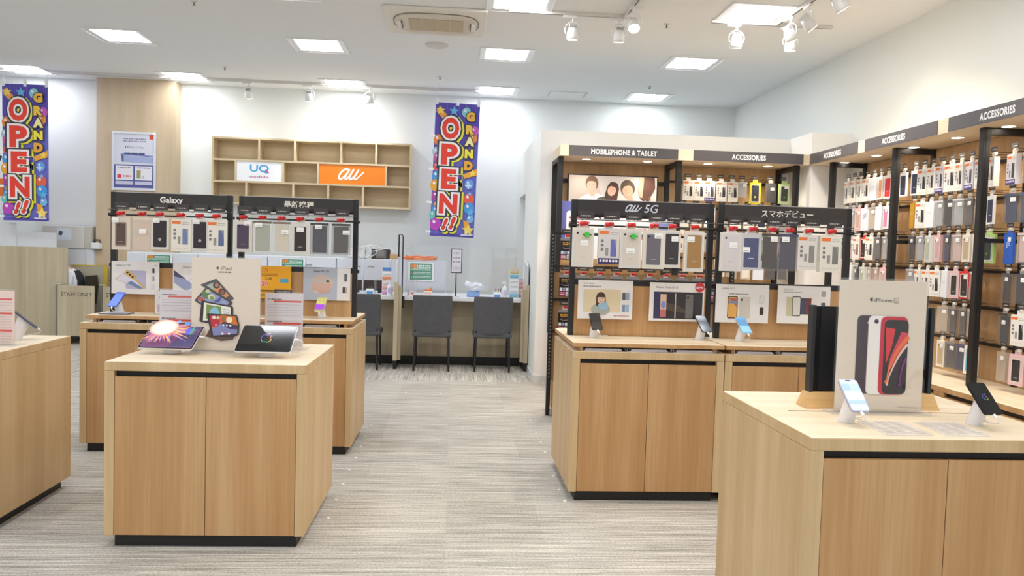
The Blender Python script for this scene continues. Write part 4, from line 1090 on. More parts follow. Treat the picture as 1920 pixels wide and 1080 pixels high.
# base ledges
def ledge(x0, x1, y0, y1, rz, loc, lab):
    o = thing('rack_base_cabinet', lab, 'base cabinet', loc, (0, 0, rz), 'wooden base cabinets under the racks')
    L, D = x1 - x0, y1 - y0
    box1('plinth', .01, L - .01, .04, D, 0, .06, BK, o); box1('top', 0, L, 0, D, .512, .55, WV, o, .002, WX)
    box1('carcass', .002, L - .002, .02, D, .06, .48, WV, o); box1('finger_slot', .06, L - .06, .024, D, .48, .512, M('#1d1a18', .6), o)
    box1('drawer_front', .004, L / 2 - .002, .004, .02, .07, .478, WV, o, .001); box1('drawer_front', L / 2 + .002, L - .004, .004, .02, .07, .478, WV, o, .001)
    box1('side_block', 0, .06, .003, D, .48, .512, WV, o); box1('side_block', L - .06, L, .003, D, .48, .512, WV, o)
ledge(0, 1.16, 3.575, WXR - .004, RW, (3.575, 7.88, 0), 'wooden base cabinet under the far bay of the right wall')
ledge(0, 1.16, 3.575, WXR - .004, RW, (3.575, 6.715, 0), 'wooden base cabinet under the middle bay of the right wall')
ledge(0, 1.16, 3.575, WXR - .004, RW, (3.575, 5.55, 0), 'wooden base cabinet under the near bay of the right wall')
ledge(0, 1.16, 3.575, WXR - .004, RW, (3.575, 4.385, 0), 'wooden base cabinet beyond the right picture edge')
ledge(0, 1.27, 8.2, EY - .003, 0, (1.07, 8.2, 0), 'wooden base cabinet under the left back rack')
ledge(0, 1.27, 8.2, EY - .003, 0, (2.345, 8.2, 0), 'wooden base cabinet under the right back rack')

ROWZ = [2.262, 1.982, 1.700, 1.415, 1.128, .850]


def wall_bay(x, y, rz, length, lab, rowspec, lock='#efe9dc', reach=.20):
    """back board with rails; rowspec: row index -> list of positions along the bay that carry a hook"""
    o = thing('wall_rack_bay', lab, 'wall rack', (x, y, .552), (0, 0, rz), 'wall rack bays')
    box1('back_board', 0, length, -.016, 0, 0, ZB - .556, CVW, o)
    for r, z in enumerate(ROWZ):
        box1('rail', .0, length, -.034, -.018, z - .552 - .03, z - .552 - .008, BK, o)
    for r, xs in rowspec.items():
        for xx in xs:
            z = ROWZ[r] - .552
            g = G(); g.tube([(0, 0, 0), (0, -reach, 0), (0, -reach - .01, .01)], .0028, BK, 5); g.tube([(-.03, 0, .022), (-.03, -reach + .01, .022)], .0018, BK, 4)
            h = g.build('peg_hook', o, (xx, -.034, z))
            g = G((-.035, -reach - .001, .018)); g.box(-.035, .035, -reach - .001, -reach + .001, .018, .055, M('#4a4645', .3)); g.lines(.015, .06, .014, .007, M('#c9c4bc')); g.build('label_plate', h)
            g = G(); g.cyl((-.012, -reach + .006, .004), (.02, -reach + .002, .006), .0125, .012, M(lock, .4), 10); g.build('hook_cap', h)
    return o
CVW = wood('wood_back_board', '#b79268', '#c7a377', '#d3b188', s=7)
BAYN = {'far': 'far', 'mid': 'middle', 'near': 'near'}
RBAY = [
    ('far', 7.855, 'far', {0: 'FFFFvORnw', 1: 'vcpxtvhq', 2: 'ksfrFacc', 3: 'svkgsspR'}, .125, .05),
    ('mid', 6.695, 'middle', {0: 'wFFBFFBFF', 1: 'mFvckcacw', 2: 'kcgpnsooL', 3: 'cFFFvPrc', 4: '....taas', 5: '....oanq'}, .124, .07),
    ('near', 5.535, 'near', {0: 'Bsap', 1: 'nnln', 2: 'bsgg', 3: 'kkna', 4: 'dFBx', 5: 'tPgG'}, .155, .12)]
CODES['L'] = CODES['l']; DESC['L'] = DESC['l']
RAN = ['top row', 'second row', 'third row', 'fourth row', 'fifth row', 'bottom row']
fam = {'w': 'wallet', 'O': 'wallet', 'R': 'wallet', 'T': 'wallet'}
for key, ys, bn, rows_, step, off in RBAY:
    spec = {}
    for r, codes in rows_.items():
        pos = []
        n = len(codes)
        stp = min(step, (1.16 - off - .06) / max(n - 1, 1)) if key != 'near' else step
        k = 0
        for i, c in enumerate(codes):
            xx = off + i * stp
            if c == '.': continue
            pos.append(xx); k += 1
            yaw = random.uniform(-.22, .22)
            pack(c, WXR - .016 - .034 - .185, ys - xx, ROWZ[r] - .001, RW + yaw, f'{DESC[c]}, {ORD[k - 1]} from left, {RAN[r]}, {bn} bay, right wall', f'packages in the {bn} bay of the right wall', tilt=random.uniform(-.02, .02))
            if c in 'FB' and key != 'far':          # a few of the same film boxes stacked behind on the hook
                pass
        spec[r] = pos
    wall_bay(WXR - .001, ys, RW, 1.11, f'wood-backed rack bay, {bn} one of the right wall', spec)
# back racks
g0x = 2.375
xsG = [at(px, 336, Y=8.50).x for px in (1291, 1311, 1331, 1353, 1374, 1393, 1416.5, 1446, 1471)]
gsp = {}
for i, (x, c) in enumerate(zip(xsG, 'FFBFFcydl')):
    pack(c, x, 8.50, 2.285, random.uniform(-.08, .08), f'{DESC[c]}, {ORD[i]} from left, top row, back rack', 'packages in the right back rack', size=(.095, .17) if c == 'c' else None)
low = {1: 'FFvcFFwc', 2: 'FvcaoFzp', 3: [(1348, 'o'), (1371, 'c'), (1397, 'H'), (1421, 'x'), (1443, 'd'), (1466, 'a')]}
ROWG = [2.284, 2.0, 1.72, 1.445, 1.16, .88]
gx = {0: [x - g0x for x in xsG]}
for r in (1, 2):
    gx[r] = []
    for i, c in enumerate(low[r]):
        x = g0x + .10 + i * .145; gx[r].append(x - g0x)
        pack(c, x, 8.50, ROWG[r], random.uniform(-.08, .08), f'{DESC[c]}, {ORD[i]} from left, {RAN[r]}, back rack', 'packages in the right back rack')
gx[3] = []
for i, (px, c) in enumerate(low[3]):
    x = at(px, 515, Y=8.50).x; gx[3].append(x - g0x)
    pack(c, x, 8.50, ROWG[3], random.uniform(-.08, .08), f'{DESC[c]}, {ORD[i]} from left, {RAN[3]}, back rack', 'packages in the right back rack')
ROWZ_SAVE = ROWZ[:]; ROWZ[:] = ROWG
wall_bay(g0x, EY - .001, 0, 3.585 - g0x, 'wood-backed bay of the back rack under ACCESSORIES', gx, lock='#e6c98a')
ROWZ[:] = ROWZ_SAVE
o = thing('wall_rack_bay', 'plain wood-backed bay of the back rack around the screen', 'wall rack', (1.12, EY - .001, .552), group='wall rack bays')
box1('back_board', 0, 1.2, -.016, 0, 0, ZB - .556, CVW, o)
box1('rail', 0, 1.2, -.05, -.03, 1.66, 1.70, BK, o); box1('rail', 0, 1.2, -.05, -.03, .9, .94, BK, o)
# screen with the family picture
a = at(1066, 326, Y=8.6); b = at(1235, 334, Y=8.6)
t = thing('wall_screen', 'wide framed screen showing four smiling people', 'screen', (a.x, 8.62, 1.68))
W_, H_ = b.x - a.x, 2.30 - 1.68
box1('bezel', 0, W_, 0, .05, 0, H_, M('#241c22', .3), t, .003)
g = G((0.012, -.0006, .012)); w, h = W_ - .024, H_ - .024
g.rect(0, w, 0, h, M('#d9cfc8', .3, emit=.25))
g.poly([(0, 0), (w * .5, 0), (w * .3, h), (0, h)], M('#cdbfb4', .3, emit=.25))
def head(u, v, s, hair, skin, tilt=0, long=False, shirt='#e6e4ea'):
    k = lambda c, e=.2: M(c, .45, emit=e)
    X, Y = w * u, h * v; T = lambda a, b: (X + (a * math.cos(tilt) - b * math.sin(tilt)) * s, Y + (a * math.sin(tilt) + b * math.cos(tilt)) * s)
    g.poly([T(-1.3, -2.2), T(1.3, -2.2), T(1.1, -1.05), T(.45, -.72), T(-.45, -.72), T(-1.1, -1.05)], k(shirt, .25)); g.poly([T(-.2, -.9), T(.2, -.9), T(.17, -.4), T(-.17, -.4)], k(skin))
    if long: g.poly([T(-.5, .2), T(-.3, .62), T(.3, .62), T(.55, .2), T(.62, -1.1), T(.2, -1.2), T(-.35, -1.15), T(-.55, -.6)], k(hair, .05))
    g.ell(*T(0, .08), s * .50, s * .58, k(hair, .05), tilt); g.ell(*T(-.04, -.10), s * .37, s * .49, k(skin), tilt, 24)
    g.poly([T(-.44, .05), T(-.36, .42), T(0, .62), T(.38, .42), T(.46, -.05), T(.34, .10), T(.12, .24), T(-.2, .26), T(-.36, .12)], k(hair, .05))
    for q in (-.19, .10): g.poly([T(q - .07, -.03), T(q + .07, -.03), T(q, .0)], k('#5a4038', .05))
    g.poly([T(-.13, -.34), T(.06, -.34), T(-.03, -.42)], k('#f2e6e2')); g.poly([T(-.07, -.20), T(.0, -.20), T(-.04, -.1)], k('#cf9f88'))
head(.26, .84, .142, '#8a6a58', '#e3c0aa', .08); head(.495, .76, .125, '#5c443c', '#e6b8a0', -.22, True, '#5e584e'); head(.67, .77, .158, '#65554a', '#dcae94', .28, False, '#e2dedd')
k_ = lambda c: M(c, .5)
g.poly([(w * .80, h), (w * .82, h * .8), (w * .795, h * .72), (w * .815, h * .60), (w * .85, h * .56), (w * .92, h * .62), (w * .98, h * .8), (w * .97, h)], k_('#6e4c44')); g.poly([(w * .80, h), (w * .79, h * .84), (w * .775, h * .78), (w * .79, h * .74), (w * .80, h * .64), (w * .835, h * .62), (w * .845, h * .8), (w * .85, h)], M('#dfb29c', .45, emit=.2))
rn = random.Random(3)
for q in range(16): g.ell(w * rn.uniform(.84, .95), h * rn.uniform(.42, .62), w * .018, h * .03, k_(rn.choice(['#6a4c3c', '#54403a', '#8a6a3c', '#7c5a44'])), rn.uniform(0, 3), 8)
g.build('picture', t)
# advert cards on the ledge line below the screen
a = at(1054, 389, Y=8.35)
g = G((0, -.002, 0)); g.box(0, 1.25, -.002, .002, 0, .6, M('#eef0f4', .4)); g.rect(0, .11, 0, .6, M('#6a6fb8')); g.rrect(.05, .34, .06, .5, .03, M('#f6f6f8')); g.lines(.08, .3, .42, .02, M('#b8505c'), 5, .05)
g.text('スマホトクする', .72, .47, .085, M('#2b2b34'), bold=.03); g.lines(.45, 1.1, .3, .03, M('#c2443e'), 2, .08); g.rect(.98, 1.2, .25, .4, M('#8a94c8'))
tag(g.build('advert_board', None, (a.x, 8.36, 1.385)), 'white advert board with a blue edge, below the wall screen', 'advert board')

# ---------------------------------------------------------------- second island with slotted posts behind the au 5G rack
t = thing('slotted_gondola', 'black slotted-post rack holding small hanging packs, behind au 5G', 'display rack', (.85, 6.95, 0))
for x in (0, 1.62):
    g = G(); g.box(x, x + .035, -.02, .02, .31 if x else .005, 1.63, BK, .002)
    for k in range(40): g.box(x + .012, x + .023, -.0212, -.018, .34 + k * .032, .352 + k * .032, M('#8d8a88'))
    g.build('slotted_post', t)
for z in (1.60, 1.31, 1.02, .74): box1('cross_bar', .035, 1.62, -.012, .012, z, z + .022, BK, t)
box1('base_cabinet', .05, 1.62, -.36, .30, .06, .31, WV, t, .003); box1('plinth', .12, 1.58, -.3, .26, 0, .06, BK, t)
box1('backing_panel', .035, 1.62, .02, .03, .31, 1.27, M('#a88256', .6), t)
CODES['S'] = ('sim', 0, 0, 0, '#242227', '#e6b83a', {})
def sim_proto():
    o = thing('memory_card_package', 'x x x x', 'package', (0, 0, 0), group='small dark packs on the slotted rack')
    G().box(-.02, .02, -.0008, .0008, -.02, .008, M('#e9e9ea')).build('hang_tab', o)
    w, h = .115, .185; g = G((-w / 2, -.003, -.02 - h)); g.box(-w / 2, w / 2, -.003, .003, -.02 - h, -.02, M('#3b383c', .3))
    g.rect(.004, w - .004, h * .42, h * .86, M('#19181b', .25)); g.text('SD', w * .5, h * .5, .001, M('#19181b')) if False else None
    g.lines(.02, w - .02, h * .76, .008, M('#d9a93a'), 2, .014, 2); g.ell(w * .5, h * .56, w * .34, h * .07, M('#8b8a90')); g.ell(w * .5, h * .575, w * .3, h * .05, M('#19181b')); g.ell(w * .7, h * .53, w * .12, h * .02, M('#c8434c'))
    for k in range(4): g.rect(w * (.06 + .235 * k), w * (.25 + .235 * k), h * .26, h * .4, M('#9aa8c0' if k % 2 else '#dfe3ea'))
    g.rect(w * .04, w * .46, h * .04, h * .22, M('#b83a62')); g.rect(w * .5, w * .96, h * .04, h * .22, M('#e9e6e6')); g.lines(w * .54, w * .92, h * .15, .006, M('#222'), 2, .014); g.lines(w * .08, w * .42, h * .15, .006, M('#eee'), 2, .014)
    g.rect(0, w, h * .88, h, M('#8c898c')); g.build('card', o)
    return o
sp0 = sim_proto(); first = True
ROWI = [1.60, 1.285, .985, .70]
cnt = 0
for r, z in enumerate(ROWI):
    for c in range(10 if r == 1 else (3 if r in (0, 2) else 1)):
        if r == 0 and c > 0: continue
        if r == 2 and c > 1: continue
        x = .97 + c * .145
        o = sp0 if first else copy_tree(sp0); first = False
        o.location = (x, 6.78, z - .012)
        lab = {0: 'small dark pack on the slotted rack, topmost', 2: f'small dark pack on the slotted rack, third row, {ORD[c]}', 3: 'small dark pack on the slotted rack, lowest'}.get(r, f'small pack on the slotted rack, second row, {ORD[c]} from left')
        tag(o, lab, 'package', 'small dark packs on the slotted rack')
        g = G(); g.tube([(0, 0, 0), (0, -.17, 0), (0, -.18, .01)], .0025, BK, 5); hk = g.build('peg_hook', t, (x - .85, -.012, z - .012))
        G().cyl((-.014, -.16, .002), (.03, -.165, .004), .012, .010, M('#d01f24', .35), 10).build('security_lock', hk)
        g = G((-.05, -.172, .02)); g.box(-.05, .05, -.172, -.170, .02, .055, M('#3f3a38', .3)); g.lines(.02, .08, .014, .007, M('#b9b2a8')); g.build('label_plate', hk)
#SECTION service
# ---------------------------------------------------------------- wall shelf with the two logo boards
t = thing('cube_wall_shelf', 'wide pale wood wall shelf of staggered open boxes', 'wall shelf', (-3.435, 11.60, 1.99))
W_, H_, D_ = 2.80, .942, WY - 11.60; s_ = .026
SH = wood('wood_shelf_birch', '#c9b491', '#d4c09d', '#dfccab', axis='x', s=10)
box1('frame_board', 0, W_, 0, D_, 0, s_, SH, t, .001); box1('frame_board', 0, W_, 0, D_, H_ - s_, H_, SH, t, .001)
box1('frame_board', 0, s_, 0, D_, s_, H_ - s_, SH, t, .001); box1('frame_board', W_ - s_, W_, 0, D_, s_, H_ - s_, SH, t, .001)
box1('back_board', s_, W_ - s_, D_ - .01, D_, s_, H_ - s_, SH, t)
h3 = (H_ - 4 * s_) / 3; z1, z2 = s_ + h3, 2 * s_ + 2 * h3
box1('shelf_board', s_, W_ - s_, .001, D_ - .01, z1, z1 + s_, SH, t); box1('shelf_board', s_, W_ - s_, .001, D_ - .01, z2, z2 + s_, SH, t)
def fx(px): return (px / 3.5556 + 380 - 397) / (773 - 397) * W_
for fr, z in (((372, 610, 920, 1157), z2 + s_), ((218, 533, 768, 1226), z1 + s_), ((290, 603, 838, 1073), s_)):
    for px in fr: box1('divider', fx(px) - .013, fx(px) + .013, .002, D_ - .01, z, z + h3, SH, t)
lg = G((0, -.002, 0)); lw = fx(533) - fx(218) - .03
lg.box(0, lw, 0, .012, 0, h3 - .004, M('#f4f5f8', .35)); lg.ly = 0; lg.o = (0, 0, 0)
lg.text('UQ', lw * .5, h3 * .66, h3 * .36, M('#3fa3dc'), bold=.02, w=lw * .42); lg.stroke([(lw * .64, h3 * .58), (lw * .70, h3 * .44)], h3 * .06, M('#d8327c')); lg.text('mobile', lw * .5, h3 * .23, h3 * .13, M('#c23a86'), w=lw * .42)
tag(lg.build('sign_board', None, (-3.435 + fx(218) + .015, 11.61, 1.99 + z1 + s_ + .001)), 'white UQ mobile sign board set in the cube shelf', 'sign board')
lg = G((0, 0, 0)); lw = fx(1226) - fx(768) - .03
lg.box(0, lw, 0, .012, 0, h3 - .004, M('#f58412', .35)); lg.o = (0, 0, 0); au_logo(lg, lw * .48, h3 * .50, h3 * .58, M('#f8f4ee', .4))
tag(lg.build('sign_board', None, (-3.435 + fx(768) + .015, 11.61, 1.99 + z1 + s_ + .001)), 'orange au sign board set in the cube shelf', 'sign board')

# framed poster on the column
a = at(209, 356, Y=11.62); b = at(292, 249, Y=11.62)
w, h = .60, .82
t = thing('framed_poster', 'silver snap-framed phone poster on the wood column', 'framed poster', (a.x, 11.615, a.z))
g = G(); AL = M('#dfe2e8', .3, .4)
for q in ((0, w, 0, .03), (0, w, h - .03, h), (0, .03, .03, h - .03), (w - .03, w, .03, h - .03)): g.box(q[0], q[1], 0, .03, q[2], q[3], AL, .003)
g.build('snap_frame', t)
g = G((0, .008, 0)); g.box(.028, w - .028, .008, .03, .028, h - .028, M('#dfe0ee', .3))
g.rect(w * .85, w * .94, h * .88, h * .96, M('#e0503c')); g.text('iPhone 13 Pro', w * .53, h * .74, h * .035, M('#6a6a80')); g.apple(w * .31, h * .743, h * .03, M('#33333e')); g.lines(w * .26, w * .78, h * .87, h * .022, M('#9a9ab0'), 2, h * .04)
g.poly([(w * .18, h * .61), (w * .94, h * .58), (w * .94, h * .60), (w * .3, h * .645)], M('#7a88c4')); g.poly([(w * .23, h * .49), (w * .94, h * .47), (w * .94, h * .57), (w * .23, h * .60)], M('#a8b4dc')); g.poly([(w * .23, h * .49), (w * .27, h * .49), (w * .27, h * .6), (w * .21, h * .61)], M('#5c6494'))
for u in (.36, .52, .68): g.rrect(w * (u - .07), w * (u + .07), h * .615, h * .645, .006, M('#4c5482'))
g.rect(w * .055, w * .945, h * .05, h * .44, M('#56599c')); g.rect(w * .09, w * .49, h * .18, h * .42, M('#eceaf2')); g.rect(w * .53, w * .92, h * .18, h * .42, M('#eceaf2'))
g.rect(w * .13, w * .22, h * .21, h * .27, M('#d8405c')); g.lines(w * .26, w * .45, h * .23, h * .03, M('#e07a8c')); g.rect(w * .57, w * .66, h * .21, h * .35, M('#a39c66')); g.text('5', w * .72, h * .235, h * .045, M('#7a8c7a')); g.lines(w * .14, w * .44, h * .38, h * .018, M('#8a8a9c')); g.lines(w * .58, w * .88, h * .38, h * .018, M('#8a8a9c'))
g.rect(w * .09, w * .92, h * .10, h * .16, M('#c9cbe0')); g.rect(w * .49, w * .53, h * .05, h * .17, M('#56599c')); g.build('poster_sheet', t)
for x in (.01, w - .04):
    for z in (0, h - .03): box1('corner_cap', x, x + .03, -.004, .0, z, z + .03, M('#f4f6fa', .2, .5), t)

# ---------------------------------------------------------------- GRAND OPEN banners
def banner(x, y, z, w, h, lab, ry=0, seed=1):
    t = thing('grand_open_banner', lab, 'banner', (x, y, z), (0, ry, 0), 'hanging grand opening banners')
    g = G((-w / 2, -.002, -h)); g.box(-w / 2, w / 2, -.002, .002, -h, 0, M('#5a4fb4', .7)); rn = random.Random(seed)
    X = lambda u: u * w; Z = lambda v: v * h
    g.poly([(X(0), Z(.02)), (X(1), Z(.02)), (X(1), Z(.7)), (X(0), Z(.6))], M('#6a6cc4', .7))
    for k in range(22):
        u = rn.uniform(.02, .96); g.rect(X(u), X(u) + .003, Z(.93 if k % 2 else .01), Z(1 if k % 2 else .08), M('#8a86dc'))
    for u, v, r, c in ((.1, .72, .11, '#e88a3c'), (.07, .63, .10, '#a8c8e0'), (.1, .59, .1, '#c85a9c'), (.1, .52, .09, '#e8605a'), (.1, .45, .11, '#4a9ae0'), (.08, .38, .12, '#e8a83c'), (.1, .30, .1, '#b84aa8'), (.14, .23, .09, '#e8b04a'), (.12, .19, .11, '#4a9ae0'), (.06, .155, .09, '#6ac8c0'), (.12, .09, .13, '#c04ac0'),
                       (.9, .80, .1, '#c85ac0'), (.87, .745, .1, '#e8903c'), (.85, .29, .12, '#e8604a'), (.86, .22, .12, '#4a9ae0'), (.7, .935, .1, '#8ad0d8'), (.9, .14, .08, '#78b8e8'), (.84, .40, .1, '#6aa0e8')):
        g.ell(X(u), Z(v), r * w, r * w * 1.15, M(c, .6), n=16); g.ell(X(u - r * .3), Z(v) + r * w * .4, r * w * .25, r * w * .3, M('#f4ecf4', .6), .5, 10)
    def star(u, v, r, c, n=5):
        g.poly([(X(u) + (r if i % 2 == 0 else r * .42) * w * math.sin(PI * i / n), Z(v) + (r if i % 2 == 0 else r * .42) * w * math.cos(PI * i / n)) for i in range(2 * n)], M(c, .6))
    g.poly([(X(.08), Z(.97)), (X(.3), Z(.9)), (X(.22), Z(.86)), (X(.02), Z(.93))], M('#e8a050', .6)); star(.12, .94, .11, '#f4d86a'); star(.42, .94, .12, '#6ab8e8')
    g.poly([(X(.68), Z(.47)), (X(1), Z(.52)), (X(1), Z(.47)), (X(.72), Z(.44))], M('#f0a83c', .6)); star(.9, .485, .09, '#f8d85a'); star(.82, .39, .09, '#c8e0f4', 4); star(.86, .33, .06, '#7ac0ec')
    g.poly([(X(.74), Z(.13)), (X(.86), Z(.12)), (X(.95), Z(.04)), (X(.78), Z(.05))], M('#f0a83c', .6)); star(.86, .055, .15, '#f8dc6a'); star(.9, .19, .1, '#6ab8f0'); star(.82, .04, .05, '#fff6c8')
    YL, DK, WT, RD = M('#e8e23a', .6), M('#3c3a44', .6), M('#f2f0f0', .6), M('#e8402f', .6)
    def big(c, u, v, hh, ww, rot=0):
        vs, _ = text_mesh(c, .05, 0, 1.0); nat = (max(a for a, b in vs) - min(a for a, b in vs)) * hh / .72; sx = ww / nat
        for m, bo, dx, dz in ((YL, .20, .045, -.02), (DK, .19, .008, -.006), (WT, .125, 0, 0), (RD, .05, 0, 0)):
            g.text(c, X(u + dx), Z(v) + dz, hh, m, bold=bo, sx=sx, rot=rot)
    big('O', .36, .815, .262, .235); big('P', .36, .62, .262, .225); big('E', .37, .435, .25, .205); big('N', .385, .25, .25, .25)
    big('!', .33, .095, .155, .05, -.35); big('!', .50, .105, .17, .055, -.35)
    for c, v, col in zip('GRAND', (.905, .81, .72, .63, .54), ('#f0b84a', '#f0c84a', '#f4f0b0', '#f0e84a', '#f0a83c')):
        for m, bo in ((DK, .16), (M('#f4c24a', .6), .085), (M(col, .6), .06)): g.text(c, X(.80), Z(v), .105, m, bold=bo, sx=1.0)
    g.rect(X(.7), X(.97), Z(.012), Z(.024), M('#e0dcec')); g.build('cloth', t)
    for u, v in ((.03, 1.0), (.5, 1.0), (.97, 1.0)):
        q = G(); q.box(X(u) - w / 2 - .02, X(u) - w / 2 + .02, -.004, .003, -.03, .06, M('#f6f6f8', .7)); q.build('tab', t)
    for v in (.75, .5, .25, .03): box1('tab', -w / 2 - .06, -w / 2 + .01, -.0045, .003, -h + Z(v) - .012, -h + Z(v) + .018, M('#f6f6f8', .7), t)
    q = G(); q.tube([(w * .47, 0, .03), (w * .47 + .03, 0, CZ - z - .002)], .0025, M('#f0f0f2'), 5); q.tube([(-w * .47, 0, .03), (-w * .47, 0, CZ - z - .002)], .0025, M('#f0f0f2'), 5); q.build('cord', t)
a = at(859, 194, Y=10.95)
banner(a.x, 10.95, a.z, .60, 1.81, 'purple GRAND OPEN banner hanging right of the cube shelf', .022, 1)
a = at(47, 158, Y=10.98)
banner(a.x, 10.98, a.z, .575, 1.78, 'purple GRAND OPEN banner hanging at the left edge', -.010, 2)
g = G((0, -.002, 0)); g.box(0, .6, -.002, .002, 0, .9, M('#f0f0f2', .5)); g.text('アク', .35, .75, .16, M('#2a2a30'), bold=.03); g.rect(.2, .58, .25, .5, M('#ee7a2c')); g.lines(.1, .5, .15, .02, M('#777'), 2)
a = at(4, 420, Y=11.8)
tag(g.build('wall_poster', None, (a.x - .58, 11.86, 1.75)), 'white wall poster with orange block at the left edge', 'poster')

# ---------------------------------------------------------------- service desk, chairs, cabinets
for dx0, dx1, dl in ((-2.9, -.69, 'service desk with white top left of the wood partition'), (-.63, .866, 'service desk with white top between the two wood partitions')):
    t = thing('service_desk', dl, 'desk', (dx0, 9.62, 0), group='white topped service desks')
    L_ = dx1 - dx0
    box1('desk_top', 0, L_, 0, .92, .815, .86, M('#eceef2', .3), t, .003)
    box1('front_panel', 0, L_, .33, .36, .1, .815, SV, t); box1('plinth', 0, L_, .3, .36, 0, .1, BK, t)


def partition(x, lab, inner):
    o = thing('desk_partition', lab, 'partition', (x, 9.47, 0), group='ash wood desk partitions')
    box1('wood_panel', -.025, .025, 0, .1 + .28, .1, .98, SV, o, .002); 
    g = G(); g.box(-.02, .02, .005, .6, .0, .1, BK); g.build('plinth', o)
    g = G(); g.prism([(-.025, .98), (.025, .98), (.025, 1.035), (-.025, 1.035)], 0, .03, SV); g.build('front_edge', o)
    g = G(); g.add([(s * .008, y, z) for s in (-1, 1) for y, z in ((.03, .98), (.38, .98), (.38, 1.33), (.03, 1.26))], [(0, 1, 2, 3), (7, 6, 5, 4), (0, 4, 5, 1), (1, 5, 6, 2), (2, 6, 7, 3), (3, 7, 4, 0)], FROST); g.build('frosted_screen', o)
    box1('inner_panel', inner * .025, inner * .06, .06, .145, .1, .98, SV, o)
partition(-.66, 'ash wood partition left of the two service desk chairs', 1)
partition(.895, 'ash wood partition at the right end of the desk', -1)
tag(G().box(-.008, .008, 0, .30, 0, .26, M('#b9b6c8', .4)).box(.008, .014, .05, .26, .02, .24, M('#3c3a3e', .4)).build('brochure_holder', None, (.912, 9.56, 1.0)), 'lilac and dark brochure holder on the right desk partition', 'brochure holder')


def office_chair(x, y, lab, first=[None]):
    if first[0] is None:
        o = thing('reception_chair', lab, 'chair', (x, y, 0), group='dark grey chairs at the service desk'); first[0] = o
        F = bpy.data.materials.new('chair_fabric'); F.use_nodes = True; nt = F.node_tree; b = nt.nodes['Principled BSDF']; b.inputs['Roughness'].default_value = .9
        tc = nt.nodes.new('ShaderNodeTexCoord'); mp = nt.nodes.new('ShaderNodeMapping'); mp.inputs['Scale'].default_value = (20, 20, 220); n = nt.nodes.new('ShaderNodeTexNoise'); n.inputs['Scale'].default_value = 1
        cr = nt.nodes.new('ShaderNodeValToRGB'); cr.color_ramp.elements[0].color = lin('#47484c') + (1,); cr.color_ramp.elements[1].color = lin('#66676b') + (1,)
        nt.links.new(tc.outputs['Object'], mp.inputs[0]); nt.links.new(mp.outputs[0], n.inputs[0]); nt.links.new(n.outputs[0], cr.inputs[0]); nt.links.new(cr.outputs[0], b.inputs[0])
        bm = bmesh.new(); g = G()
        # curved, slightly leaning back rest
        nx, nz = 8, 8; W2 = .228
        for side, off in ((0, 0.0), (1, .045)):
            pass
        vs = []
        for s, off in ((0, 0), (1, .05)):
            for j in range(nz + 1):
                for i in range(nx + 1):
                    u = i / nx * 2 - 1; v = j / nz
                    rr = 1 - .02 * (abs(v * 2 - 1) ** 6)
                    vs.append((u * W2 * (1 + .02 * v) * rr, off - .03 * (1 - u * u) - .06 * v + .02, .44 + .455 * v + (.0 if abs(u) < .99 else 0)))
        k = (nx + 1) * (nz + 1); fs = []
        for s in (0, 1):
            for j in range(nz):
                for i in range(nx):
                    q = s * k + j * (nx + 1) + i; f = (q, q + 1, q + nx + 2, q + nx + 1); fs.append(f if s == 0 else f[::-1])
        for j in range(nz):
            a = j * (nx + 1); b_ = a + nx; fs += [(a, a + nx + 1, k + a + nx + 1, k + a), (b_ + nx + 1, b_, k + b_, k + b_ + nx + 1)]
        for i in range(nx): fs += [(i, k + i, k + i + 1, i + 1), (nz * (nx + 1) + i, nz * (nx + 1) + i + 1, k + nz * (nx + 1) + i + 1, k + nz * (nx + 1) + i)]
        g.add(vs, fs, F, True); ob = g.build('backrest', o); md = ob.modifiers.new('round', 'BEVEL'); md.width = .01; md.segments = 3; md.limit_method = 'ANGLE'
        g = G(); g.box(-.23, .23, .0, .44, .40, .465, F, .02); g.build('seat', o)
        for sx in (-1, 1):
            G().tube([(sx * .205, -.005, 0), (sx * .195, .015, .42), (sx * .195, .02, .5)], .0135, BK2, 10).build('leg', o)
            G().tube([(sx * .205, .43, 0), (sx * .195, .40, .41)], .0125, BK2, 10).build('leg', o)
            box1('stretcher', sx * .195 - .008, sx * .195 + .008, .02, .40, .385, .40, BK2, o)
    else:
        o = copy_tree(first[0]); o.location = (x, y, 0); tag(o, lab, 'chair', 'dark grey chairs at the service desk')
for x, l in ((-1.06, 'dark grey desk chair half hidden by the left rear counter'), (-.225, 'dark grey desk chair in front of the green notice'), (.49, 'rightmost dark grey desk chair, by the menu stand')):
    office_chair(x, 9.36, l)

# white cabinets along the back of the service area
for k, (x0, x1) in enumerate(((-4.25, -3.35), (-3.345, -2.45), (-2.445, -1.55), (-1.545, -.82))):
    t = thing('white_cabinet', ['leftmost white low cabinet behind the Galaxy rack', 'second white low cabinet behind the left racks', 'white low cabinet behind the Japanese-headed rack', 'white low cabinet behind the leftmost desk chair'][k], 'cabinet', (x0, 10.75, 0), group='white low cabinets of the service area')
    w = x1 - x0; box1('body', 0, w, .02, .42, 0, 1.28, M('#dfe2e9', .4), t, .002)
    box1('door', .004, w / 2 - .002, 0, .019, .05, 1.27, M('#d9dde6', .35), t, .001); box1('door', w / 2 + .002, w - .004, 0, .019, .05, 1.27, M('#d9dde6', .35), t, .001)
    for q in (w / 2 - .13, w / 2 + .05): box1('handle', q, q + .08, -.012, 0, 1.17, 1.185, M('#a9adb8', .3, .5), t)
t = thing('privacy_screen', 'grey frosted screen panel with a green notice, behind the desk', 'screen', (-.81, 10.62, 0))
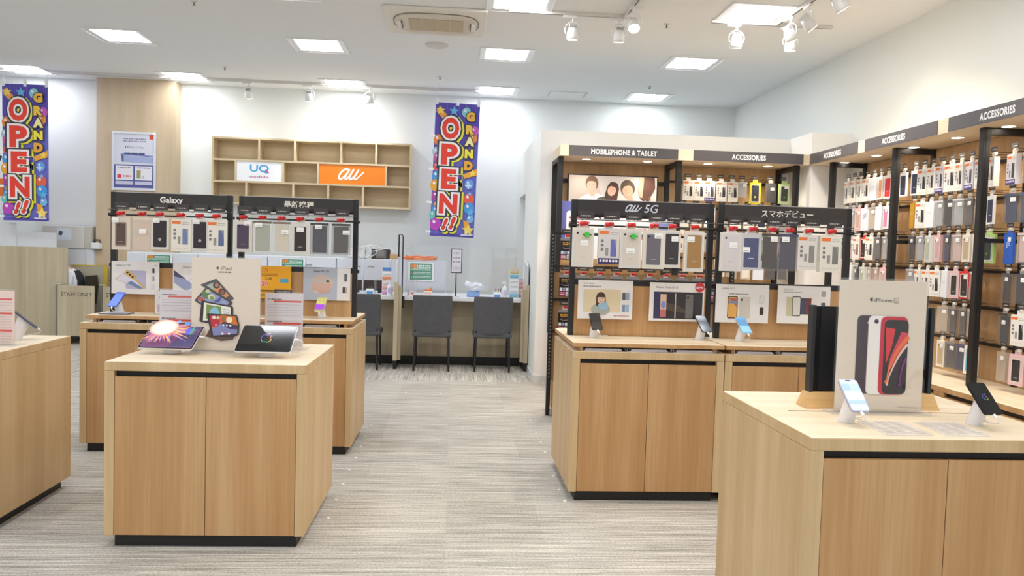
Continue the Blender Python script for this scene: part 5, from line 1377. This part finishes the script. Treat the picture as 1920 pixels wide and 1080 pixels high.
box1('panel', 0, .72, 0, .03, .1, 1.285, M('#cfd1dc', .4), t, .002); box1('foot', .05, .12, -.12, .15, 0, .1, GREY, t); box1('foot', .6, .67, -.12, .15, 0, .1, GREY, t)


def notice(px0, px1, py0, py1, Y, lab):
    a = at(px0, py1, Y=Y); b = at(px1, py0, Y=Y); w, h = b.x - a.x, at(px0, py0, Y=Y).z - a.z
    g = G((0, 0, 0)); g.box(0, w, 0, .003, 0, h, M('#eef1f2', .5)); g.rect(w * .07, w * .93, h * .06, h * .93, M('#3f8f72')); g.rrect(w * .09, w * .32, h * .70, h * .89, .005, M('#e8873a')); g.lines(w * .35, w * .88, h * .80, h * .05, M('#e8f2ec'), 2, h * .09)
    for k, c in enumerate(('#c8d86a', '#e0607a', '#7ac0cc')): g.ell(w * .13, h * (.60 - .2 * k), w * .035, w * .035, M(c)); g.lines(w * .2, w * .88, h * (.63 - .2 * k), h * .04, M('#d8ebe2'), 2, h * .07, k)
    tag(g.build('notice', None, (a.x, Y, a.z)), lab, 'notice', 'green notices')
notice(765, 814, 491, 526, 10.61, 'green notice with orange heading behind the middle chair')
notice(272, 323, 476, 500, 10.735, 'green notice seen through the Galaxy rack')
notice(525, 572, 484, 508, 10.735, 'green notice seen between orange price poster and A51 poster')

# things on top of the cabinets
a = at(687, 486, Y=10.9)
t = thing('monitor', 'small dark glossy box on the white cabinet top', 'monitor', (-1.10, 10.85, 1.281))
box1('housing', 0, .25, 0, .16, .0, .13, M('#3b3434', .25), t, .003); box1('glass', .06, .20, -.003, 0, .01, .12, M('#77716f', .15), t); box1('foot', .03, .22, .02, .14, -.0005, .0, BK, t) if False else None
g = G(); rn = random.Random(4)
for k in range(3): g.tube([(.09 * math.cos(a_) * (1 + .2 * k) + .05 * k, .02 * k, .09 + .075 * math.sin(a_) + .01 * k) for a_ in [2 * PI * i / 20 for i in range(20)]], .006, M('#f2f2f4', .4), 6, True)
g.tube([(.1, 0, .1), (.3, .02, .14), (.45, .02, .10), (.62, .02, .19)], .004, M('#f2f2f4', .4), 6)
tag(g.build('cable_coil', None, (-1.19, 10.83, 1.281)), 'coil of thick white cable on the cabinet top', 'cable')
tag(box1('cardboard_box', -.83, -.70, 10.82, 10.95, 1.281, 1.35, M('#cfa676', .7)), 'small cardboard box beside the coiled white cable', 'box').location.x = -.02
g = G()
for k in range(7): g.tube([(-.62 + rn.uniform(-.02, .02) + .06 * i, .0 + rn.uniform(-.02, .02), .012 + .012 * (k % 3) + .01 * math.sin(i + k)) for i in range(8)], .010, M(['#ee7c34', '#f29a4a', '#e8682c'][k % 3], .5), 6)
tag(g.build('orange_strap_bundle', None, (-.02, 10.635, 1.288)), 'bundle of orange straps lying on the frosted screen top', 'straps')
g = G(); bx = -1.42
g.box(bx, bx + .24, 0, .004, 0, .13, WH); g.box(bx, bx + .24, .15, .154, 0, .13, WH); g.box(bx, bx + .004, 0, .15, 0, .13, WH); g.box(bx + .236, bx + .24, 0, .15, 0, .13, WH); g.box(bx, bx + .24, 0, .154, 0, .004, WH)
for i in range(9):
    for j in range(4): g.box(bx + .02 + i * .024, bx + .032 + i * .024, -.001, .001, .02 + j * .028, .034 + j * .028, M('#b9b4ae'))
tag(g.build('plastic_basket', None, (0, 10.85, 1.281)), 'white perforated plastic basket behind the left rear rack', 'basket')
tag(G().lathe([(.03, 0), (.045, .05), (.04, .1), (.02, .13)], M('#d88a4a', .6)).build('orange_pouch', None, (-1.3, 10.93, 1.286)), 'small orange pouch standing in the white basket', 'pouch')

# desk furniture
def card_stand(x, y, w, h, lab, cols, rounded=False):
    g = G((-w / 2, 0, 0)); g.box(-w / 2, w / 2, 0, .004, 0, h, M('#eef0f4', .45)); v = h
    g.box(-w / 2, w / 2, -.03, .03, 0, .003, CLEAR); n = len(cols)
    for k, c in enumerate(cols):
        g.rect(.004, w - .004, h * (1 - (k + 1) / n) + .006, h * (1 - k / n) - .004, M(c, .45)); g.lines(.012, w - .012, h * (1 - (k + .6) / n), .006, M('#8a8a96'), 2, .012, k)
    if rounded: g.lift(); g.ell(w / 2, h, w * .42, w * .35, M('#d8c8b8')); 
    tag(g.build('card_stand', None, (x, y, .8602)), lab, 'card stand', 'tall card stands on the desk')
card_stand(.765, 9.86, .115, .35, 'tall card stand with yellow and blue blocks, desk right end', ['#e8cf4a', '#7cc0de', '#f2f2ee', '#f0f2f6', '#eceef6', '#8fd0e4'], True)
card_stand(.845, 9.90, .085, .26, 'pink tall card stand beside the yellow and blue one', ['#f2e2e4', '#f0b8ae', '#eda89e', '#f0cabd', '#e88fae'])
card_stand(-.80, 9.80, .115, .34, 'tall card stand with blue top, left of the desk partition', ['#4a8cd8', '#f0f0f4', '#f0985a', '#f2e6e4', '#f0b0a8', '#e8a8d8'], False)
def pump(x, y, lab, first=[None]):
    if first[0] is None:
        o = thing('pump_bottle', lab, 'bottle', (x, y, .8602), group='hand sanitiser bottles'); first[0] = o
        g = G(); g.lathe([(.034, 0), (.036, .01), (.036, .10), (.028, .125), (.014, .135), (.014, .145)], M('#eceaf4', .25)); g.build('bottle', o)
        g = G((-.02, -.0365, .03)); g.rect(0, .04, 0, .06, M('#cdc4e6')); g.build('paper_label', o)
        g = G(); g.cyl((0, 0, .145), (0, 0, .185), .006, .005, WG, 10); g.tube([(0, 0, .185), (-.02, 0, .188), (-.045, 0, .178)], .006, WG, 8); g.build('pump_head', o)
    else:
        o = copy_tree(first[0]); o.location = (x, y, .8602); tag(o, lab, 'bottle', 'hand sanitiser bottles')
pump(.655, 9.88, 'white pump bottle at the right end of the desk'); pump(-.755, 9.72, 'white pump bottle left of the desk partition')
def penbox(x, y, lab, first=[None]):
    if first[0] is None:
        o = thing('pen_holder', lab, 'pen holder', (x, y, .8602), group='pen holders'); first[0] = o
        g = G((-.045, -.03, 0)); g.box(-.045, .045, -.03, .03, 0, .07, M('#f2f4f8', .3), .002); g.rect(.008, .082, .008, .04, M('#5a94d0')); g.build('box', o)
        for k, (dx, c) in enumerate(((-.02, '#3a3a3e'), (.005, '#8a4a3a'), (.025, '#2c2c30'))): G().cyl((dx, 0, .01), (dx + .01 * k, 0, .115), .004, .0035, M(c, .3), 8).build('pen', o)
    else:
        o = copy_tree(first[0]); o.location = (x, y, .8602); tag(o, lab, 'pen holder', 'pen holders')
penbox(.555, 9.80, 'white pen holder with blue label, beside the right pump bottle'); penbox(-1.0, 9.80, 'white pen holder with blue label behind the left chair')
t = thing('menu_stand', 'black framed notice on a thin pole, middle of the desk', 'sign stand', (.043, 9.74, .8602))
G().lathe([(.05, 0), (.05, .006), (.012, .01)], M('#c9cbd2', .3, .3)).build('base', t); G().cyl((0, 0, .01), (.0, 0, .30), .008, .006, BK, 10).build('pole', t)
g = G((-.06, -.004, .30)); g.box(-.068, .068, -.004, .006, .292, .588, BK, .002); g.rect(.002, .118, .002, .278, M('#e4e4ee', .4)); g.text('ご案内', .06, .235, .022, M('#8a8aa4')); g.lines(.015, .105, .17, .016, M('#a0a0b8'), 2, .05); g.lines(.02, .1, .06, .006, M('#b8b8c8'), 3); g.build('framed_card', t)
def acrylic(x, w, lab):
    o = thing('acrylic_divider', lab, 'acrylic screen', (x, 9.93, .8602), group='clear acrylic desk screens')
    box1('sheet', -w / 2, w / 2, 0, .005, .0, .62, ACRY, o)
    for sx in (-.3 * w, .3 * w): box1('foot', sx - .003, sx + .003, -.12, .12, 0, .22, CLEAR, o)
acrylic(-.27, .62, 'clear acrylic screen behind the middle chair'); acrylic(.50, .60, 'clear acrylic screen behind the right chair'); acrylic(-1.1, .5, 'clear acrylic screen behind the left chair')
t = thing('wet_wipe_pack', 'blue and white plastic pack with crumpled film on the desk', 'pack', (.27, 9.86, .8602))
box1('pack', -.09, .07, -.05, .05, 0, .07, M('#8fb4e8', .3), t, .015)
bm = bmesh.new(); bmesh.ops.create_icosphere(bm, subdivisions=3, radius=.1); rn = random.Random(9)
for v in bm.verts: v.co *= 1 + rn.uniform(-.14, .1); v.co.z *= .62; v.co.x *= 1.25; v.co.z += .5 * max(0, -v.co.x - .03)
g = G(); g.add([v.co + Vector((0, 0, .12)) for v in bm.verts], [tuple(v.index for v in f.verts) for f in bm.faces], M('#e2e6f0', .2)); bm.free(); g.build('crumpled_film', t)
g = G((-.05, 0, 0)); g.prism([(-.05, 0), (.05, 0), (.05, .07), (-.05, .07)], 0, .003, M('#f2ece8')); g.rect(0, .1, .055, .075, M('#ee8844')); g.ell(.085, .085, .016, .016, M('#ee8844')); g.lines(.01, .09, .035, .007, M('#e89a7a'), 2); tag(g.build('tent_card', None, (-.30, 9.85, .8602)), 'small orange and white tent card on the desk', 'tent card')
t = thing('desk_calculator', 'small white and pink device tilted on the desk', 'calculator', (-.50, 9.80, .8602), (0, -.0, .3)); g = G(); g.prism([(-.04, 0), (.04, 0), (.05, .03), (-.03, .07)], -.05, .05, M('#efe6e6', .4)); g.build('body', t); g = G((0, -.0505, 0)); g.poly([(-.02, .02), (.02, .015), (.022, .03), (-.014, .05)], M('#d87a8c')); g.build('display', t)
t = thing('desk_frame_divider', 'thin black metal frame clamped upright on the desk edge', 'desk divider', (-.60, 9.60, 0))
G().tube([(0, 0, .74), (0, 0, 1.575), (-.02, .1, 1.60), (-.07, .33, 1.60), (-.07, .33, .88), (0, .02, .88)], .008, BK, 8).build('frame', t); box1('clamp', -.02, .03, -.012, .03, .72, .86, BK, t, .003); box1('clear_sheet', -.006, -.003, .02, .32, .9, 1.58, ACRY, t)
for k, x in enumerate((-1.22, -1.05, -.9)): 
    t = thing('desk_monitor', ['dark low screen left behind the left chair', 'dark low screen in the middle behind the left chair', 'dark low screen right behind the left chair'][k], 'monitor', (x, 10.2, .8602), group='dark low screens')
    box1('panel', -.075, .075, 0, .02, .03, .16, M('#262a34', .25), t, .003); box1('foot', -.04, .04, -.03, .06, 0, .03, BK2, t)

# ---------------------------------------------------------------- staff side: partition, gates, cabinet, people
t = thing('reception_partition', 'tall pale wood partition at the far left', 'partition', (-6.4, 11.16, 0))
box1('panel', 0, 6.4 - 5.19, 0, .03, .02, 1.305, SV, t, .002); box1('low_panel', 1.08, 1.11 , -.02, 0, .02, .80, SV, t)
box1('frosted_top', .0, .55, .005, .012, 1.305, 1.62, FROST, t); box1('frosted_top', .55, 1.06, .02, .027, 1.305, 1.50, FROST, t)


def staff_gate(x, lab, w=.50):
    o = thing('staff_gate', lab, 'gate', (x, 11.08, 0), group='STAFF ONLY gates')
    g = G((0, -.001, .12)); g.box(0, w, -.001, .022, .12, .80, SV, .002); g.text('STAFF ONLY', w * .52, .565, .055, M('#4a443c', .6), w=w * .86, bold=.004); g.build('panel', o)
    g = G(); g.cyl((-.015, .01, .06), (-.015, .01, .82), .007, .007, M('#8c8a88', .3, .7), 8); g.cyl((-.05, .01, .815), (.04, .01, .815), .008, .008, M('#c9c2b2', .4, .4), 8); g.build('hinge_post', o)
    for x_ in (.1, .40):
        g = G(); g.cyl((x_ - .015, .01, .03), (x_ + .015, .01, .03), .03, .03, BK, 14); g.box(x_ - .02, x_ + .02, -.012, .03, .06, .075, BK); g.tube([(x_, .01, .03), (x_, .02, .08), (x_, .01, .12)], .006, BK); g.build('caster', o)
    box1('bottom_rail', 0.02, w - .02, 0, .02, .10, .12, BK, o)
staff_gate(-5.275, 'pale wood STAFF ONLY gate on casters beside the partition', .475); staff_gate(-4.69, 'second STAFF ONLY gate mostly hidden behind the Galaxy rack', .475)
t = thing('white_cabinet', 'white low cabinet carrying the boxy machine, far left', 'cabinet', (-5.85, 11.60, 0), group='white low cabinets of the service area')
box1('body', 0, .82, .02, .26, 0, 1.29, M('#dfe3ea', .4), t, .002); box1('door', .004, .70, 0, .019, .05, 1.28, M('#e1e5ec', .35), t, .001); box1('door', .704, .816, 0, .019, .05, 1.28, M('#e1e5ec', .35), t, .001)
t = thing('boxy_machine', 'cream boxy machine with a small phone sticker on the cabinet', 'machine', (-5.72, 11.58, 1.291))
box1('housing', 0, .56, 0, .26, 0, .315, M('#d9d6cf', .5), t, .008); box1('side_cover', .56, .65, .02, .26, 0, .315, M('#c9c5ba', .5), t, .006)
g = G((.20, -.001, .12)); g.box(.20, .39, -.001, 0, .12, .28, M('#e4ebf2', .5)); g.rrect(.02, .07, .06, .12, .006, M('#4a5a6c'), -.3); g.lines(.02, .14, .02, .008, M('#9ab0c8')); g.build('sticker', t)
t = thing('label_printer', 'small white and black device beside the boxy machine', 'printer', (-5.00, 11.56, 1.291)); box1('body', -.055, .055, 0, .12, .0, .09, M('#eef0f2', .3), t, .006); G().tube([(-.05, .06, .08), (-.03, .06, .13), (.03, .06, .13), (.05, .06, .08)], .012, M('#3c3c3e', .4), 8).build('handle', t); box1('base', -.06, .06, .0, .13, -.001, .006, BK, t)
t = thing('folding_board', 'beige board with yellow edge strip leaning behind the gate', 'board', (-5.33, 11.575, 0)); box1('board', 0, .44, 0, .018, .02, 1.05, M('#bdb49c', .6), t); box1('edge_strip', .44, .49, -.004, .02, .02, 1.065, M('#d6b93e', .5), t); box1('edge_strip', 0, .44, -.003, .018, 1.05, 1.065, M('#d6b93e', .5), t)


def skin_body(nodes, edges, mats, root=0, sub=1):
    """one continuous skinned surface from a posed skeleton"""
    me = bpy.data.meshes.new('b'); me.from_pydata([n[0] for n in nodes], edges, [])
    ob = bpy.data.objects.new('b', me); COL.objects.link(ob)
    ob.modifiers.new('s', 'SKIN'); sd = ob.modifiers.new('d', 'SUBSURF'); sd.levels = sub; sd.render_levels = sub
    for i, v in enumerate(me.skin_vertices[0].data): r = nodes[i][1]; v.radius = r if isinstance(r, tuple) else (r, r); v.use_root = (i == root)
    dg = bpy.context.evaluated_depsgraph_get(); dg.update()
    m2 = bpy.data.meshes.new_from_object(ob.evaluated_get(dg)); bpy.data.objects.remove(ob)
    vs = [v.co.copy() for v in m2.vertices]; g = G(); groups = {}
    for p in m2.polygons:
        c = p.center; i = min(range(len(nodes)), key=lambda q: (Vector(nodes[q][0]) - c).length - (nodes[q][1] if not isinstance(nodes[q][1], tuple) else max(nodes[q][1])) * .3)
        groups.setdefault(nodes[i][2], []).append(tuple(p.vertices))
    b = len(g.v); g.v += [tuple(v) for v in vs]
    for k, fs in groups.items():
        mi = g.m(mats[k])
        for f in fs: g.f.append(f); g.mi.append(mi); g.sm.append(True)
    return g
SKN, SHT, BLU, TRS, HR = M('#d9ab8c', .55), M('#eceef4', .8), M('#b9c6e2', .8), M('#24252c', .8), M('#201a1a', .6)


def person(loc, rz, lab, shirt, pose, cat='person'):
    t = thing('person', lab, cat, loc, (0, 0, rz)); P = pose
    nodes = [(P['hip'], (.13, .105), 't'), (P['waist'], (.125, .1), 's'), (P['chest'], (.15, .11), 's'), (P['neck'], .05, 'k'), (P['headc'], (.075, .085), 'k'), (P['top'], (.06, .07), 'k')]
    edges = [(0, 1), (1, 2), (2, 3), (3, 4), (4, 5)]
    for s in ('l', 'r'):
        b = len(nodes); nodes += [(P['sh' + s], .058, 's'), (P['el' + s], .046, 's'), (P['wr' + s], .032, 's'), (P['ha' + s], (.04, .018), 'k'), (P['hp' + s], .085, 't'), (P['kn' + s], .062, 't'), (P['an' + s], .04, 't'), (P['to' + s], (.045, .03), 't')]
        edges += [(2, b), (b, b + 1), (b + 1, b + 2), (b + 2, b + 3), (0, b + 4), (b + 4, b + 5), (b + 5, b + 6), (b + 6, b + 7)]
        h, w_ = Vector(P['ha' + s]), Vector(P['wr' + s]); d = (h - w_).normalized(); sd = d.cross(Vector((1, 0, 0)) if abs(d.x) < .8 else Vector((0, 1, 0))).normalized()
        for q in range(4):
            i = len(nodes); o_ = h + sd * (-.024 + .016 * q) + d * .03; L = (.032, .038, .036, .028)[q]; crl = Vector((0, 0, -.012))
            nodes += [(tuple(o_), .009, 'k'), (tuple(o_ + d * L + crl), .008, 'k'), (tuple(o_ + d * L * 1.6 + crl * 2.6), .007, 'k')]; edges += [(b + 3, i), (i, i + 1), (i + 1, i + 2)]
        i = len(nodes); o_ = h - sd * .035 - d * .01; nodes += [(tuple(o_), .011, 'k'), (tuple(o_ - sd * .02 + d * .03), .009, 'k')]; edges += [(b + 3, i), (i, i + 1)]
    skin_body(nodes, edges, {'t': TRS, 's': shirt, 'k': SKN}).build('body', t)
    hc, tp, nk = Vector(P['headc']), Vector(P['top']), Vector(P['neck']); up = (tp - nk).normalized(); fw = Vector(P['face']).normalized(); sd = up.cross(fw).normalized()
    bm = bmesh.new(); bmesh.ops.create_icosphere(bm, subdivisions=3, radius=1); g = G(); c = hc + up * .03 - fw * .012
    keep = [f for f in bm.faces if not (f.calc_center_median().dot(Vector((0, -1, 0))) > .45 and f.calc_center_median().z < .45) and f.calc_center_median().z > -.62]
    g.add([c + sd * v.co.x * .088 - fw * v.co.y * .104 + up * v.co.z * .112 for v in bm.verts], [tuple(v.index for v in f.verts) for f in keep], HR, True); bm.free(); g.build('hair', t)
    g = G()
    for s in (-1, 1):
        e = hc + fw * .083 + sd * .03 * s + up * .005; g.cyl(e, e + fw * .006, .010, .008, M('#f0ece8', .3), 10); g.cyl(e + fw * .005, e + fw * .008, .005, .004, M('#221a18', .3), 8)
        a_ = hc + sd * .086 * s; g.cyl(a_ - up * .02, a_ + up * .02, .012, .014, SKN, 8)
    n_ = hc + fw * .086 - up * .02; g.cyl(n_ + up * .025, n_ + fw * .016 - up * .006, .006, .011, SKN, 8); mo = hc + fw * .08 - up * .052; g.cyl(mo - sd * .02, mo + sd * .02, .005, .005, M('#b8655a', .5), 8); g.build('face', t)
    return t
# seated clerk facing left; only the sleeve and the back of the vest show past the partition
pz = dict(hip=(.05, 0, .50), waist=(.03, 0, .66), chest=(-.03, 0, .88), neck=(-.12, 0, 1.0), headc=(-.20, 0, 1.09), top=(-.23, 0, 1.17), face=(-1, 0, -.25),
          shl=(-.03, .11, .96), ell=(-.14, .13, .74), wrl=(-.34, .11, .76), hal=(-.40, .10, .765), shr=(.01, -.155, .95), elr=(.01, -.165, .72), wrr=(-.26, -.14, .72), har=(-.32, -.13, .725),
          hpl=(0, .09, .48), knl=(-.40, .1, .50), anl=(-.38, .1, .08), tol=(-.50, .1, .035), hpr=(0, -.09, .48), knr=(-.40, -.1, .50), anr=(-.38, -.1, .08), tor=(-.50, -.1, .035))
pp = person((-5.215, 11.415, 0), 0, 'seated person in white shirt and black vest behind the wood partition', SHT, pz)
g = G(); n = 14; rings = []
for zz, rx_, ry_, cx in ((.56, .150, .125, .06), (.68, .145, .12, .045), (.80, .150, .13, .02), (.92, .14, .13, -.01), (.99, .10, .11, -.035)):
    rings += [(cx + ry_ * math.cos(2 * PI * i / n), rx_ * .80 * math.sin(2 * PI * i / n), zz) for i in range(n)]
g.add(rings, [(k * n + i, k * n + (i + 1) % n, (k + 1) * n + (i + 1) % n, (k + 1) * n + i) for k in range(4) for i in range(n)], M('#202228', .8), True); g.build('vest', pp)
t = thing('office_chair', 'black office chair under the person in the vest', 'chair', (-5.19, 11.385, 0))
box1('seat', -.2, .2, -.16, .16, .37, .43, BK, t, .02); g = G(); g.prism([(.175, .55), (.225, .53), (.25, .78), (.235, .93), (.195, .92), (.20, .75)], -.15, .15, BK); g.build('backrest', t); G().cyl((0, 0, .08), (0, 0, .37), .022, .022, GREY, 10).build('gas_lift', t)
for k in range(5): a_ = 2 * PI * k / 5 + .3; G().tube([(0, 0, .1), (.22 * math.cos(a_), .14 * math.sin(a_), .05), (.23 * math.cos(a_), .145 * math.sin(a_), .02)], .016, BK, 8).build('leg', t)
G().tube([(0, 0, .40), (.2, 0, .42), (.21, 0, .6)], .014, BK, 8).build('spine', t)
# crouching person: sleeve shows between the two gates, hair just above the second gate
pz = dict(hip=(.14, 0, .30), waist=(.12, 0, .42), chest=(.04, 0, .60), neck=(.0, 0, .72), headc=(-.02, 0, .795), top=(-.02, 0, .87), face=(-1, -.2, -.35),
          shl=(.04, .14, .64), ell=(-.06, .18, .46), wrl=(-.12, .12, .28), hal=(-.13, .12, .22), shr=(-.04, -.13, .70), elr=(-.10, -.13, .55), wrr=(-.115, -.13, .40), har=(-.12, -.12, .35),
          hpl=(.12, .09, .28), knl=(-.16, .12, .34), anl=(.05, .1, .07), tol=(-.07, .1, .035), hpr=(.12, -.09, .28), knr=(-.16, -.1, .30), anr=(.05, -.1, .07), tor=(-.07, -.1, .035))
person((-4.63, 11.40, 0), 0, 'crouching person in pale blue shirt behind the STAFF ONLY gates', BLU, pz)

# grey tablet pad on the left rear counter, floor studs
t = thing('grey_pad', 'flat grey pad on the left end of the left rear counter', 'pad', (-2.40, 5.60, .9305)); box1('pad', 0, .19, 0, .13, 0, .008, M('#77777c', .4), t, .002); box1('paper', .01, .18, .01, .12, .008, .0095, M('#c9cbd4', .5), t)
pts = [(240, 235), (395, 238), (556, 241), (711, 243), (232, 385), (208, 438), (188, 484), (165, 537), (135, 593), (105, 657), (72, 730), (37, 815), (968, 366), (995, 420), (1016, 464), (1036, 511), (1077, 621), (1101, 684), (1127, 735)]
fs_ = None
for i, (x, y) in enumerate(pts):
    p = at(600 + x / 2.4543, 640 + y / 2.4543, Z=0)
    grp = 'floor studs across the aisle end' if i < 4 else 'floor studs along the left counters' if i < 12 else 'floor studs along the right counters'
    lab = {0: 'small white floor stud in the row crossing the aisle by the desk', 4: 'small white floor stud in the line beside the left counters', 12: 'small white floor stud in the line beside the right counters'}[0 if i < 4 else 4 if i < 12 else 12]
    if fs_ is None: fs_ = G().lathe([(.010, 0), (.009, .004), (.001, .006)], M('#f2f0ec', .4)).build('floor_stud')
    o = fs_ if i == 0 else fs_.copy()
    if i: COL.objects.link(o)
    o.location = (p.x, p.y, .0002); tag(o, lab, 'floor stud', grp)
for lab, names in LABELS.items():
    if len(names) > 1 and 'outside' not in lab: print('SHARED', len(names), lab)
